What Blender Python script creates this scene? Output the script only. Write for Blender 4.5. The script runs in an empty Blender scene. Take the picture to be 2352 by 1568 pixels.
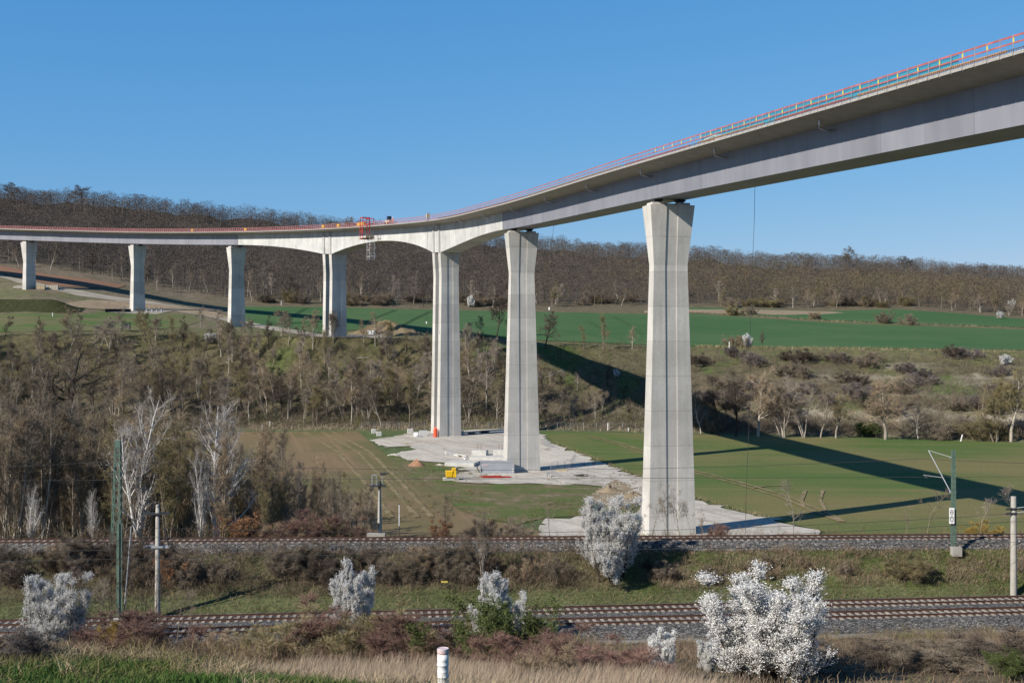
import bpy, bmesh, math, random
import numpy as np
from mathutils import Vector, Matrix
from mathutils.bvhtree import BVHTree
from mathutils.geometry import delaunay_2d_cdt

# ------------------------------------------------------------------ camera, sky, sun, exposure
scene = bpy.context.scene
COL = scene.collection
FD = 2680.0                       # focal length in units of a 2352 wide picture
SUN_AZ, SUN_EL = 234.5, 33.0      # degrees, clockwise from +Y ; elevation
cam_data = bpy.data.cameras.new("camera")
cam = bpy.data.objects.new("camera", cam_data)
COL.objects.link(cam)
cam.location = (0, 0, 0)
cam.rotation_euler = (math.radians(90), 0, 0)
cam_data.sensor_width = 36.0
cam_data.lens = 36.0 * FD / 2352.0
cam_data.clip_start = 0.3
cam_data.clip_end = 20000
scene.camera = cam

world = bpy.data.worlds.new("World")
scene.world = world
world.use_nodes = True
wn = world.node_tree.nodes
wl = world.node_tree.links
wn.clear()
w_out = wn.new("ShaderNodeOutputWorld")
w_bg = wn.new("ShaderNodeBackground")
w_sky = wn.new("ShaderNodeTexSky")
w_sky.sky_type = 'NISHITA'
w_sky.sun_disc = False
w_sky.sun_elevation = math.radians(SUN_EL)
w_sky.sun_rotation = math.radians(SUN_AZ)
w_sky.altitude = 200
w_sky.air_density = 1.0
w_sky.dust_density = 0.2
w_sky.ozone_density = 4.0
w_bg.inputs['Strength'].default_value = 0.11
w_sep = wn.new("ShaderNodeSeparateColor"); w_cmb = wn.new("ShaderNodeCombineColor")
wl.new(w_sky.outputs[0], w_sep.inputs[0])
for i_, (a_, g_) in enumerate(((.523, 1.09), (.560, .59), (.753, .30))):   # clear, deep blue spring air
    m1 = wn.new("ShaderNodeMath"); m1.operation = 'MULTIPLY'; m1.inputs[1].default_value = .1402
    m2 = wn.new("ShaderNodeMath"); m2.operation = 'POWER'; m2.inputs[1].default_value = g_
    m3 = wn.new("ShaderNodeMath"); m3.operation = 'MULTIPLY'; m3.inputs[1].default_value = a_ / .1402
    wl.new(w_sep.outputs[i_], m1.inputs[0]); wl.new(m1.outputs[0], m2.inputs[0]); wl.new(m2.outputs[0], m3.inputs[0])
    wl.new(m3.outputs[0], w_cmb.inputs[i_])
w_tc = wn.new("ShaderNodeTexCoord"); w_xyz = wn.new("ShaderNodeSeparateXYZ")
wl.new(w_tc.outputs['Generated'], w_xyz.inputs[0])
w_mr = wn.new("ShaderNodeMapRange")                       # the clear sky deepens towards the zenith
for k_, v_ in ((1, .30), (2, .85), (3, 1.0), (4, .50)): w_mr.inputs[k_].default_value = v_
wl.new(w_xyz.outputs[2], w_mr.inputs[0])
w_mul = wn.new("ShaderNodeVectorMath"); w_mul.operation = 'SCALE'
wl.new(w_cmb.outputs[0], w_mul.inputs[0]); wl.new(w_mr.outputs[0], w_mul.inputs['Scale'])
wl.new(w_mul.outputs[0], w_bg.inputs['Color'])
wl.new(w_bg.outputs[0], w_out.inputs['Surface'])

sun_dir = Vector((math.sin(math.radians(SUN_AZ)) * math.cos(math.radians(SUN_EL)),
                  math.cos(math.radians(SUN_AZ)) * math.cos(math.radians(SUN_EL)),
                  math.sin(math.radians(SUN_EL))))
sun_data = bpy.data.lights.new("sun", 'SUN')
sun_data.energy = 5.0
sun_data.angle = math.radians(0.53)
sun_data.color = (1.0, 0.93, 0.83)
sun = bpy.data.objects.new("sun", sun_data)
COL.objects.link(sun)
sun.rotation_euler = sun_dir.to_track_quat('Z', 'Y').to_euler()

scene.view_settings.view_transform = 'Standard'
scene.view_settings.look = 'None'
scene.view_settings.exposure = 0.35
scene.view_settings.gamma = 1.0
scene.cycles.max_bounces = 5
scene.cycles.diffuse_bounces = 2
scene.cycles.glossy_bounces = 2
scene.cycles.transparent_max_bounces = 8

rng = np.random.default_rng(7)
random.seed(7)

# ------------------------------------------------------------------ helpers
def sr(r, g, b):                  # sRGB 0-255 -> linear
    def f(c):
        c /= 255.0
        return c / 12.92 if c <= 0.04045 else ((c + 0.055) / 1.055) ** 2.4
    return (f(r), f(g), f(b), 1.0)

def tag(o, label=None, cat=None, group=None, kind=None):
    if label: o['label'] = label
    if cat: o['category'] = cat
    if group: o['group'] = group
    if kind: o['kind'] = kind
    return o

def empty(name, loc=(0, 0, 0), rz=0.0, label=None, cat=None, group=None):
    o = bpy.data.objects.new(name, None)
    COL.objects.link(o)
    o.location = loc
    o.rotation_euler = (0, 0, rz)
    o.empty_display_size = 0.5
    return tag(o, label, cat, group)

def np_mesh(name, V, F, mat=None, colors=None, smooth=False):
    """V (n,3); F int array (m,3) or (m,4) or list of arrays (tris, quads)"""
    me = bpy.data.meshes.new(name)
    Fs = F if isinstance(F, (list, tuple)) else [F]
    Fs = [np.asarray(f, dtype=np.int32) for f in Fs if len(f)]
    V = np.asarray(V, dtype=np.float32)
    nl = sum(f.size for f in Fs)
    nf = sum(len(f) for f in Fs)
    me.vertices.add(len(V))
    me.vertices.foreach_set("co", V.ravel())
    me.loops.add(nl)
    me.loops.foreach_set("vertex_index", np.concatenate([f.ravel() for f in Fs]) if Fs else np.zeros(0, np.int32))
    me.polygons.add(nf)
    tot = np.concatenate([np.full(len(f), f.shape[1], np.int32) for f in Fs]) if Fs else np.zeros(0, np.int32)
    st = np.zeros(nf, np.int32)
    if nf > 1: st[1:] = np.cumsum(tot)[:-1]
    me.polygons.foreach_set("loop_start", st)
    if smooth:
        me.polygons.foreach_set("use_smooth", np.ones(nf, bool))
    me.update(calc_edges=True)
    if colors is not None:
        ca = me.color_attributes.new("Col", 'FLOAT_COLOR', 'POINT')
        c4 = np.ones((len(V), 4), np.float32)
        c4[:, :3] = colors
        ca.data.foreach_set("color", c4.ravel())
    if mat: me.materials.append(mat)
    return me

def link(name, me, parent=None, loc=None):
    o = bpy.data.objects.new(name, me)
    COL.objects.link(o)
    if parent is not None: o.parent = parent
    if loc is not None: o.location = loc
    return o

class MB:
    """collects simple solids and links them as one mesh object"""
    def __init__(s):
        s.v, s.f = [], []
    def add(s, vs, fs):
        b = len(s.v)
        s.v += [tuple(p) for p in vs]
        s.f += [tuple(i + b for i in f) for f in fs]
    def box(s, c, size, rz=0.0, bev=0.0, taper=1.0):
        x, y, z = (d / 2 for d in size)
        M = Matrix.Rotation(rz, 3, 'Z')
        vs = []
        for dz, k in ((-z, 1.0), (z, taper)):
            for dx, dy in ((-x, -y), (x, -y), (x, y), (-x, y)):
                vs.append(Vector(c) + M @ Vector((dx * k, dy * k, dz)))
        s.add(vs, [(3, 2, 1, 0), (4, 5, 6, 7), (0, 1, 5, 4), (1, 2, 6, 5), (2, 3, 7, 6), (3, 0, 4, 7)])
    def bar(s, a, b, w, h=None, up=(0, 0, 1)):
        h = h or w
        a, b = Vector(a), Vector(b)
        d = (b - a)
        if d.length < 1e-6: return
        d.normalize()
        u = Vector(up)
        if abs(d.dot(u)) > 0.95: u = Vector((1, 0, 0)) if abs(d.x) < .9 else Vector((0, 1, 0))
        r = d.cross(u).normalized()
        u = r.cross(d).normalized()
        vs = []
        for p in (a, b):
            for i, j in ((-1, -1), (1, -1), (1, 1), (-1, 1)):
                vs.append(p + r * (i * w / 2) + u * (j * h / 2))
        s.add(vs, [(3, 2, 1, 0), (4, 5, 6, 7), (0, 1, 5, 4), (1, 2, 6, 5), (2, 3, 7, 6), (3, 0, 4, 7)])
    def tube(s, pts, r, n=6, r2=None):
        pts = [Vector(p) for p in pts]
        m = len(pts)
        vs = []
        for i, p in enumerate(pts):
            d = (pts[min(i + 1, m - 1)] - pts[max(i - 1, 0)]).normalized()
            u = Vector((0, 0, 1)) if abs(d.z) < .9 else Vector((1, 0, 0))
            e1 = d.cross(u).normalized(); e2 = e1.cross(d)
            rr = r if r2 is None else r + (r2 - r) * i / max(1, m - 1)
            for k in range(n):
                t = 2 * math.pi * k / n
                vs.append(p + e1 * (rr * math.cos(t)) + e2 * (rr * math.sin(t)))
        fs = []
        for i in range(m - 1):
            for k in range(n):
                k2 = (k + 1) % n
                fs.append((i * n + k, i * n + k2, (i + 1) * n + k2, (i + 1) * n + k))
        fs.append(tuple(range(n))[::-1]); fs.append(tuple((m - 1) * n + k for k in range(n)))
        s.add(vs, fs)
    def lathe(s, c, prof, n=16):
        vs, fs = [], []
        m = len(prof)
        for r, z in prof:
            for k in range(n):
                t = 2 * math.pi * k / n
                vs.append((c[0] + r * math.cos(t), c[1] + r * math.sin(t), c[2] + z))
        for i in range(m - 1):
            for k in range(n):
                k2 = (k + 1) % n
                fs.append((i * n + k, i * n + k2, (i + 1) * n + k2, (i + 1) * n + k))
        fs.append(tuple(range(n))[::-1]); fs.append(tuple((m - 1) * n + k for k in range(n)))
        s.add(vs, fs)
    def build(s, name, mat, parent=None, loc=None, smooth=False, bevel=0.0):
        me = bpy.data.meshes.new(name)
        me.from_pydata([tuple(p) for p in s.v], [], s.f)
        me.update()
        if bevel:
            bm = bmesh.new(); bm.from_mesh(me)
            bmesh.ops.bevel(bm, geom=list(bm.edges), offset=bevel, segments=1, affect='EDGES')
            bm.to_mesh(me); bm.free()
        if smooth:
            me.polygons.foreach_set("use_smooth", [True] * len(me.polygons))
        if mat: me.materials.append(mat)
        return link(name, me, parent, loc)

# ------------------------------------------------------------------ materials
class NT:
    def __init__(s, name, rough=0.8, metal=0.0, spec=0.3):
        s.m = bpy.data.materials.new(name); s.m.use_nodes = True
        s.n, s.l = s.m.node_tree.nodes, s.m.node_tree.links
        s.p = s.n['Principled BSDF']
        s.p.inputs['Roughness'].default_value = rough
        s.p.inputs['Metallic'].default_value = metal
        s.p.inputs['Specular IOR Level'].default_value = spec
    def pos(s, scale=(1, 1, 1), rot=(0, 0, 0)):
        g = s.n.new('ShaderNodeNewGeometry')
        mp = s.n.new('ShaderNodeMapping')
        mp.vector_type = 'TEXTURE'                       # turns first, then stretches
        mp.inputs['Scale'].default_value = tuple(1.0 / v for v in scale)
        mp.inputs['Rotation'].default_value = rot
        s.l.new(g.outputs['Position'], mp.inputs['Vector'])
        return mp.outputs[0]
    def noise(s, scale, detail=4, rough=0.55, vec=None, out='Fac'):
        t = s.n.new('ShaderNodeTexNoise')
        t.inputs['Scale'].default_value = scale
        t.inputs['Detail'].default_value = detail
        t.inputs['Roughness'].default_value = rough
        s.l.new(vec if vec is not None else s.pos(), t.inputs['Vector'])
        return t.outputs[out]
    def ramp(s, fac, stops, interp='LINEAR'):
        r = s.n.new('ShaderNodeValToRGB')
        r.color_ramp.interpolation = interp
        e = r.color_ramp.elements
        while len(e) < len(stops): e.new(0.5)
        for el, (p, c) in zip(e, stops):
            el.position = p
            el.color = c if not isinstance(c, (int, float)) else (c, c, c, 1)
        s.l.new(fac, r.inputs['Fac'])
        return r.outputs['Color']
    def mix(s, fac, a, b, mode='MIX'):
        m = s.n.new('ShaderNodeMix'); m.data_type = 'RGBA'; m.blend_type = mode
        for k, v in ((0, fac), (6, a), (7, b)):
            if isinstance(v, (int, float)): m.inputs[k].default_value = v if k == 0 else (v, v, v, 1)
            elif isinstance(v, tuple): m.inputs[k].default_value = v
            else: s.l.new(v, m.inputs[k])
        return m.outputs[2]
    def math(s, op, a, b=0.0):
        m = s.n.new('ShaderNodeMath'); m.operation = op
        for k, v in ((0, a), (1, b)):
            if isinstance(v, (int, float)): m.inputs[k].default_value = v
            else: s.l.new(v, m.inputs[k])
        return m.outputs[0]
    def sepxyz(s, vec):
        x = s.n.new('ShaderNodeSeparateXYZ'); s.l.new(vec, x.inputs[0]); return x.outputs
    def attr(s, name='Col'):
        a = s.n.new('ShaderNodeAttribute'); a.attribute_name = name; return a.outputs['Color']
    def rand(s):
        return s.n.new('ShaderNodeObjectInfo').outputs['Random']
    def color(s, c):
        if isinstance(c, tuple): s.p.inputs['Base Color'].default_value = c
        else: s.l.new(c, s.p.inputs['Base Color'])
        return s
    def bump(s, h, strength=0.5, dist=0.1):
        b = s.n.new('ShaderNodeBump')
        b.inputs['Strength'].default_value = strength
        b.inputs['Distance'].default_value = dist
        s.l.new(h, b.inputs['Height'])
        s.l.new(b.outputs[0], s.p.inputs['Normal'])
        return s

def plain(name, c, rough=0.6, metal=0.0, var=0.12, scale=3.0, spec=0.3):
    t = NT(name, rough, metal, spec)
    n = t.noise(scale, 5)
    lo = tuple(x * (1 - var) for x in c[:3]) + (1,)
    hi = tuple(min(1, x * (1 + var)) for x in c[:3]) + (1,)
    t.color(t.ramp(n, [(0.3, lo), (0.7, hi)]))
    return t.m

M = {}
# ------------------------------------------------------------------ terrain
def cpt(*pts):                                # control points (x, Y, row)
    a = np.array(pts, float)
    return a[:, 0], a[:, 1], a[:, 2]

def near_line(Yf, Zf): return ('n', Yf, Zf)
def far_line(*pts): return ('f',) + cpt(*pts)

cY = lambda X: 90.5 + 0.104 * X               # axis of the nearer track of the double line
dY = lambda X: 107.25 + 0.032 * X             # axis of the single track on the bank
def K(v): return lambda X: np.full_like(X, v, dtype=float)
def ipX(*p):
    a = np.array(p, float); return lambda X: np.interp(X, a[:, 0], a[:, 1])

LINES = [
    near_line(K(-250), K(25)), near_line(K(-60), K(4)), near_line(K(-5), K(-1.5)), near_line(K(4), K(-2.1)),
    near_line(K(10), K(-3.3)),
    near_line(K(14), ipX((-8, -4.0), (-2.5, -4.1), (2, -4.5), (10, -4.8))),
    near_line(K(17), ipX((-9, -4.5), (-7.5, -4.55), (-4.9, -4.72), (-3, -5.0), (0, -5.6), (8, -5.9))),
    near_line(K(21), ipX((-12, -6.0), (-8, -6.2), (-3, -6.8), (4, -7.0))),
    near_line(K(30), ipX((-20, -9.0), (-12, -9.2), (0, -9.3), (20, -9.3))),
    near_line(K(45), K(-13.2)), near_line(K(62), ipX((-30, -17.2), (10, -17.0), (30, -16.4))),
    near_line(K(75), ipX((-30, -20.3), (10, -20.1), (35, -19.0))),
    near_line(lambda X: cY(X) - 7.4, K(-21.7)),
    near_line(lambda X: cY(X) - 5.0, K(-22.45)), near_line(lambda X: cY(X) - 3.4, K(-22.45)),
    near_line(lambda X: cY(X) - 1.75, K(-21.93)), near_line(lambda X: cY(X) + 5.75, K(-21.93)),
    near_line(lambda X: cY(X) + 6.4, K(-22.15)), near_line(lambda X: cY(X) + 7.2, K(-21.75)),
    near_line(lambda X: 0.45 * (cY(X) + 7.2) + 0.55 * (dY(X) - 3.1), K(-20.55)),
    near_line(lambda X: dY(X) - 3.1, K(-18.95)), near_line(lambda X: dY(X) - 2.6, K(-18.9)),
    near_line(lambda X: dY(X) - 1.65, K(-18.22)), near_line(lambda X: dY(X) + 1.65, K(-18.22)),
    near_line(lambda X: dY(X) + 2.8, K(-18.8)), near_line(lambda X: dY(X) + 4.5, K(-19.2)),
    near_line(lambda X: dY(X) + 12, K(-21.6)), near_line(lambda X: dY(X) + 25, K(-25.0)),
    near_line(lambda X: dY(X) + 42, K(-27.5)),
    far_line((-1200, 170, 1222.0), (3600, 170, 1225.4)),
    far_line((-1200, 250, 1080.0), (3600, 250, 1084.0)),
    far_line((-1200, 335, 985), (600, 340, 988), (1000, 335, 985), (1240, 335, 985), (1600, 330, 994), (2000, 322, 1003), (2352, 312, 1013), (3600, 300, 1040)),
    far_line((-1200, 350, 960), (600, 352, 955), (1000, 347, 955), (1240, 346, 955), (1600, 338, 965), (2000, 330, 972), (2352, 320, 980), (3600, 308, 1010)),
    far_line((-1200, 372, 860), (0, 372, 868), (600, 376, 868), (1000, 366, 872), (1240, 364, 880), (1600, 358, 890), (2000, 352, 886), (2352, 345, 890), (3600, 335, 905)),
    far_line((-1200, 390, 770), (0, 390, 772), (400, 395, 770), (735, 378, 776), (1000, 385, 778), (1240, 388, 790), (1590, 395, 800), (2352, 392, 810), (3600, 390, 818)),
    far_line((-1200, 520, 700), (0, 520, 668), (67, 522, 664), (316, 491, 714), (540, 446, 749), (735, 440, 750), (1000, 450, 752), (1240, 450, 757), (1590, 470, 764), (2352, 480, 776), (3600, 480, 790)),
    far_line((-1200, 600, 560), (0, 580, 612), (200, 570, 640), (316, 565, 662), (420, 560, 685), (560, 560, 700), (735, 565, 704), (1000, 575, 708), (1240, 590, 712), (1590, 620, 704), (1900, 640, 711), (2050, 650, 706), (2352, 610, 728), (3600, 520, 770)),
    far_line((-1200, 720, 493), (0, 720, 533), (316, 720, 571), (560, 720, 601), (735, 725, 613), (1000, 735, 625), (1240, 745, 638), (1590, 760, 648), (1900, 770, 658), (2050, 770, 661), (2352, 740, 683), (3600, 690, 735)),
    far_line((-1200, 860, 427), (0, 860, 459), (200, 870, 471), (400, 880, 492), (600, 890, 509), (800, 900, 531), (1000, 900, 551), (1200, 900, 574), (1420, 900, 586), (1590, 900, 600), (1800, 900, 615), (1950, 900, 619), (2100, 900, 629), (2352, 880, 647), (3600, 850, 709)),
    far_line((-1200, 1200, 560), (0, 1200, 590), (1200, 1200, 660), (2352, 1200, 700), (3600, 1200, 740)),
    far_line((-1200, 6000, 770), (3600, 6000, 790)),
]
SUBDIV = [1, 3, 3, 4, 5, 5, 6, 8, 10, 10, 10, 5, 3, 2, 3, 8, 2, 3, 8, 9, 2, 3, 4, 3, 3, 5, 7, 9, 6, 26, 26, 7, 14, 14, 24, 24, 22, 22, 6, 2]
us = np.concatenate([np.linspace(-2.2, -0.62, 30)[:-1], np.linspace(-0.62, 0.62, 520), np.linspace(0.62, 2.2, 30)[1:]])

def eval_line(L):
    if L[0] == 'n':
        X = us * 110.0
        for _ in range(4):
            Y = L[1](X); X = us * np.sqrt(np.maximum(Y, -200) ** 2 + 40.0 ** 2)
        Y = L[1](X); Z = L[2](X)
    else:
        _, xs, Ys, rows = L
        x = 1176 + FD * us
        for _ in range(4):
            Y = np.interp(x, xs, Ys)
            X = us * np.sqrt(Y ** 2 + 40.0 ** 2)
            x = 1176 + FD * X / Y
        Y = np.interp(x, xs, Ys)
        Z = (784 - np.interp(x, xs, rows)) / FD * Y
    return np.stack([X, Y, Z], 1)

def vnoise(x, y, seed=0):                     # smooth value noise
    xi, yi = np.floor(x).astype(int), np.floor(y).astype(int)
    xf, yf = x - xi, y - yi
    xf, yf = xf * xf * (3 - 2 * xf), yf * yf * (3 - 2 * yf)
    def h(a, b):
        n = (a * 374761393 + b * 668265263 + seed * 1442695041) & 0x7fffffff
        n = (n ^ (n >> 13)) * 1274126177 & 0x7fffffff
        return ((n ^ (n >> 16)) & 0xffff) / 65535.0
    return (h(xi, yi) * (1 - xf) + h(xi + 1, yi) * xf) * (1 - yf) + (h(xi, yi + 1) * (1 - xf) + h(xi + 1, yi + 1) * xf) * yf
def fbm(x, y, seed=0, oct=4):
    s = 0; a = 0.5
    for o in range(oct):
        s = s + a * (vnoise(x * 2 ** o, y * 2 ** o, seed + o) - 0.5); a *= 0.5
    return s

EL = [eval_line(L) for L in LINES]
rows_, band_ = [], []
for i in range(len(EL) - 1):
    n = SUBDIV[i]
    for k in range(n):
        t = k / n
        rows_.append(EL[i] * (1 - t) + EL[i + 1] * t); band_.append(i + t)
rows_.append(EL[-1]); band_.append(len(EL) - 1.0)
G = np.stack(rows_)                           # (R, C, 3)
band_ = np.array(band_)
NR, NC = G.shape[:2]
AMP = np.interp(band_, [0, 4, 5, 6, 8, 11, 12, 12.5, 13, 17.4, 18.2, 19, 20, 20.6, 24.5, 25, 26, 27, 28.5, 30.9, 31.2, 32.5, 33.5, 34, 34.3, 36, 36.5, 38, 40],
                       [0, 0.05, 0.25, 0.25, .4, .5, .3, .05, 0, 0, .3, .7, .3, 0, 0, .1, .4, .4, .1, .1, 1.2, 4.5, 3.5, .8, .15, .15, 1.5, 6, 8])
nz = fbm(G[:, :, 0] / 3.0, G[:, :, 1] / 3.0, 3, 3) * np.minimum(AMP, 1.0)[:, None] * 0.8
nz += fbm(G[:, :, 0] / 22.0, G[:, :, 1] / 22.0, 11, 4) * np.maximum(AMP - 0.6, 0)[:, None] * 1.6
G[:, :, 2] += nz
TV = G.reshape(-1, 3)
idx = np.arange(NR * NC).reshape(NR, NC)
TF = np.stack([idx[:-1, :-1], idx[:-1, 1:], idx[1:, 1:], idx[1:, :-1]], -1).reshape(-1, 4)
TBVH = BVHTree.FromPolygons([tuple(v) for v in TV.tolist()], [tuple(f) for f in TF.tolist()])

def ground_z(x, y):
    h = TBVH.ray_cast(Vector((x, y, 400)), Vector((0, 0, -1)))
    return h[0].z if h[0] is not None else -28.0
def hit(px, row):
    """where the ground is seen at a spot of the photograph (2352 wide)"""
    h = TBVH.ray_cast(Vector((0, 0, 0)), Vector(((px - 1176) / FD, 1, (784 - row) / FD)).normalized())
    return h[0]
def at(px, Y):
    """ground point under picture column px at distance Y"""
    X = (px - 1176) / FD * Y
    return Vector((X, Y, ground_z(X, Y)))

# ground colours (what the soil and turf are, by place)
def lin(r, g, b): return np.array(sr(r, g, b)[:3])
BANDCOL = [  # band, rgb albedo
    (0, (.07, .11, .035)), (5, (.08, .13, .035)), (6.3, (.10, .13, .04)), (7, (.13, .11, .06)), (10, (.13, .10, .065)), (12, (.13, .105, .07)),
    (12.9, (.14, .12, .08)), (13.0, (.30, .285, .25)), (13.95, (.30, .285, .25)), (14, (.14, .14, .13)),
    (17, (.14, .14, .13)), (17.05, (.10, .11, .05)), (18.2, (.10, .11, .05)), (19, (.11, .10, .055)), (20, (.10, .105, .05)),
    (25, (.10, .105, .05)), (27, (.09, .10, .05)), (30.9, (.09, .12, .05)), (31.1, (.14, .12, .08)), (32, (.12, .10, .072)), (33, (.115, .095, .06)), (34, (.12, .11, .055)),
    (35, (.11, .125, .055)), (36, (.13, .11, .07)), (36.4, (.075, .062, .05)), (40, (.07, .06, .05))]
bx_ = np.array([b[0] for b in BANDCOL]); bc_ = np.array([b[1] for b in BANDCOL])
TC = np.stack([np.interp(band_, bx_, bc_[:, k]) for k in range(3)], 1)[:, None, :].repeat(NC, 1)
b2 = band_[:, None]
gn = fbm(G[:, :, 0] / 9.0, G[:, :, 1] / 9.0, 21, 4)
gsel = np.clip((gn - 0.05) * 7, 0, 1) * np.clip((b2 - 32.0) * 1.2, .25, 1)
mslope = ((b2 > 31.3) & (b2 < 34.0)).astype(float) * np.clip(.25 + (1176 + FD * G[:, :, 0] / np.maximum(G[:, :, 1], 1) - 480) / 300, .15, 1)
TC = TC * (1 - (gsel * mslope)[:, :, None] * .8) + np.array([.080, .125, .032]) * (gsel * mslope)[:, :, None] * .8
# pale limestone scree on the right-hand slope
xr = 1176 + FD * G[:, :, 0] / np.maximum(G[:, :, 1], 1)
rightm = np.clip((xr - 1650) / 250, 0, 1) * ((b2 > 31.2) & (b2 < 33.6))
ledge = np.exp(-((G[:, :, 2] + 11.5 + 1.5 * fbm(G[:, :, 0] / 25.0, G[:, :, 0] * 0, 34, 3) * 4) / 1.1) ** 2) + .9 * np.exp(-((G[:, :, 2] + 21.0) / 1.3) ** 2)
rk = np.clip((fbm(G[:, :, 0] / 14.0, G[:, :, 2] / 1.6, 33, 4) * 6 + .15) * .35 + ledge * np.clip(fbm(G[:, :, 0] / 9.0, G[:, :, 2] / 3.0, 35, 4) * 8 + .45, 0, 1), 0, 1) * rightm
TC = TC * (1 - rk[:, :, None]) + np.array([.33, .29, .22]) * rk[:, :, None]
upr = np.clip((xr - 1600) / 200, 0, 1) * np.clip((b2 - 33.55) * 8, 0, 1) * (b2 < 34.2)
TC = TC * (1 - upr[:, :, None] * .8) + np.array([.13, .13, .06]) * upr[:, :, None] * .8
dry = np.clip((600 - xr) / 120, 0, 1) * np.clip((b2 - 34.35) * 4, 0, 1) * (b2 < 36.2)
dn_ = np.clip(fbm(G[:, :, 0] / 16.0, G[:, :, 1] / 16.0, 61, 4) * 4 + .75, .25, 1) * dry
TC = TC * (1 - dn_[:, :, None]) + np.array([.165, .135, .095]) * dn_[:, :, None]
# embankment turf
eg = np.clip(fbm(G[:, :, 0] / 4.0, G[:, :, 1] / 2.0, 51, 3) * 8 + .3, 0, 1) * ((b2 > 18.2) & (b2 < 20.9))
eg = eg * np.clip((G[:, :, 0] + 12) / 14, .12, 1)
TC = TC * (1 - eg[:, :, None] * .8) + np.array([.085, .105, .035]) * eg[:, :, None] * .8

t = NT("soil_and_turf", 0.95, spec=0.1)
base = t.attr()
n1 = t.noise(0.35, 8, .65)
n2 = t.noise(3.0, 6, .7)
c = t.mix(1.0, base, t.ramp(n1, [(.25, .55), (.75, 1.45)]), 'MULTIPLY')
c = t.mix(1.0, c, t.ramp(n2, [(.25, .6), (.75, 1.4)]), 'MULTIPLY')
t.color(c).bump(n2, .6, .25)
M['soil'] = t.m
ground = link("ground", np_mesh("ground", TV, TF, M['soil'], TC.reshape(-1, 3), smooth=True))
tag(ground, kind='structure')

# -------- draped sheets: fields, gravel, paths
def inside(poly, P):
    x, y = P[:, 0], P[:, 1]; r = np.zeros(len(P), bool); n = len(poly)
    for i in range(n):
        x1, y1 = poly[i]; x2, y2 = poly[(i + 1) % n]
        c = ((y1 > y) != (y2 > y)) & (x < (x2 - x1) * (y - y1) / (y2 - y1 + 1e-12) + x1)
        r ^= c
    return r

def drape(name, pts, mat, step=4.0, lift=0.10, rough=0.0, label=None):
    P = []
    for p in pts:
        h = Vector((p[1], p[2], 0)) if p[0] == 'w' else hit(p[0], p[1])
        P.append((h.x, h.y))
    B = []
    for i in range(len(P)):
        a, b = np.array(P[i]), np.array(P[(i + 1) % len(P)])
        n = max(1, int(np.linalg.norm(b - a) / (step * .6)))
        for k in range(n):
            q = a + (b - a) * k / n
            if rough and k:
                q = q + rng.normal(0, rough, 2)
            B.append(tuple(q))
    B = np.array(B)
    lo, hi = B.min(0), B.max(0)
    gx, gy = np.meshgrid(np.arange(lo[0], hi[0], step), np.arange(lo[1], hi[1], step))
    I = np.stack([gx.ravel(), gy.ravel()], 1) + rng.uniform(-.2, .2, (gx.size, 2)) * step
    I = I[inside(B, I)]
    vs = [Vector(v) for v in np.concatenate([B, I]).tolist()]
    nb = len(B)
    r = delaunay_2d_cdt(vs, [(i, (i + 1) % nb) for i in range(nb)], [], 1, 1e-4)
    V = np.array([(v.x, v.y, ground_z(v.x, v.y) + lift) for v in r[0]])
    F = np.array([f for f in r[2] if len(f) == 3])
    a, b, c = V[F[:, 0], :2], V[F[:, 1], :2], V[F[:, 2], :2]
    cr = (b[:, 0] - a[:, 0]) * (c[:, 1] - a[:, 1]) - (b[:, 1] - a[:, 1]) * (c[:, 0] - a[:, 0])
    F[cr < 0] = F[cr < 0][:, ::-1]
    o = link(name, np_mesh(name, V, F, mat, smooth=True))
    tag(o, label, kind='structure')
    return o

def crop_mat(name, cA, cB, ang, soil, patch=.02, stripe=.5, amt=.35):
    t = NT(name, .9, spec=.15)
    d = t.pos((1, 1, 1), (0, 0, ang))
    st = t.pos((.05, 1.0, .05), (0, 0, ang))
    big = t.noise(patch, 4, .55)
    c = t.ramp(big, [(.40, cA), (.58, cB)])
    s1 = t.noise(stripe, 3, .6, vec=st)
    c = t.mix(t.math('MULTIPLY', t.ramp(s1, [(.52, 0.0), (.68, 1.0)]), amt), c, soil)
    f = t.noise(2.2, 6, .7)
    c = t.mix(1.0, c, t.ramp(f, [(.25, .72), (.75, 1.28)]), 'MULTIPLY')
    t.color(c).bump(f, .5, .15)
    return t.m

M['crop_left'] = crop_mat('young_crop_on_brown_soil', (.118, .112, .048, 1), (.185, .135, .075, 1), math.radians(-76), (.24, .165, .10, 1), .02, .55, .6)
M['crop_right'] = crop_mat('young_crop_green', (.080, .125, .030, 1), (.155, .142, .055, 1), math.radians(-6), (.20, .155, .075, 1), .016, .35, .55)
M['crop_upper'] = crop_mat('winter_wheat_green', (.050, .110, .036, 1), (.066, .122, .043, 1), math.radians(-50), (.040, .095, .03, 1), .02, .22, .5)
M['plough'] = crop_mat('ploughed_soil', (.20, .115, .070, 1), (.22, .125, .08, 1), math.radians(25), (.17, .095, .06, 1), .05, .5, .4)
M['meadow'] = crop_mat('meadow_grass', (.068, .120, .030, 1), (.125, .125, .055, 1), 0.4, (.19, .15, .09, 1), .06, .3, .65)
t = NT('rough_verge', .95, spec=.1)
n = t.noise(.16, 8, .72); f = t.noise(2.0, 6, .7)
c = t.ramp(n, [(.30, (.070, .125, .028, 1)), (.45, (.095, .12, .04, 1)), (.56, (.15, .125, .07, 1)), (.66, (.23, .19, .13, 1))])
c = t.mix(1.0, c, t.ramp(f, [(.25, .7), (.75, 1.3)]), 'MULTIPLY')
t.color(c).bump(f, .6, .2); M['verge'] = t.m
t = NT('crushed_gravel', .95, spec=.15)
n = t.noise(.09, 7, .68); f = t.noise(1.6, 8, .75)
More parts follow.
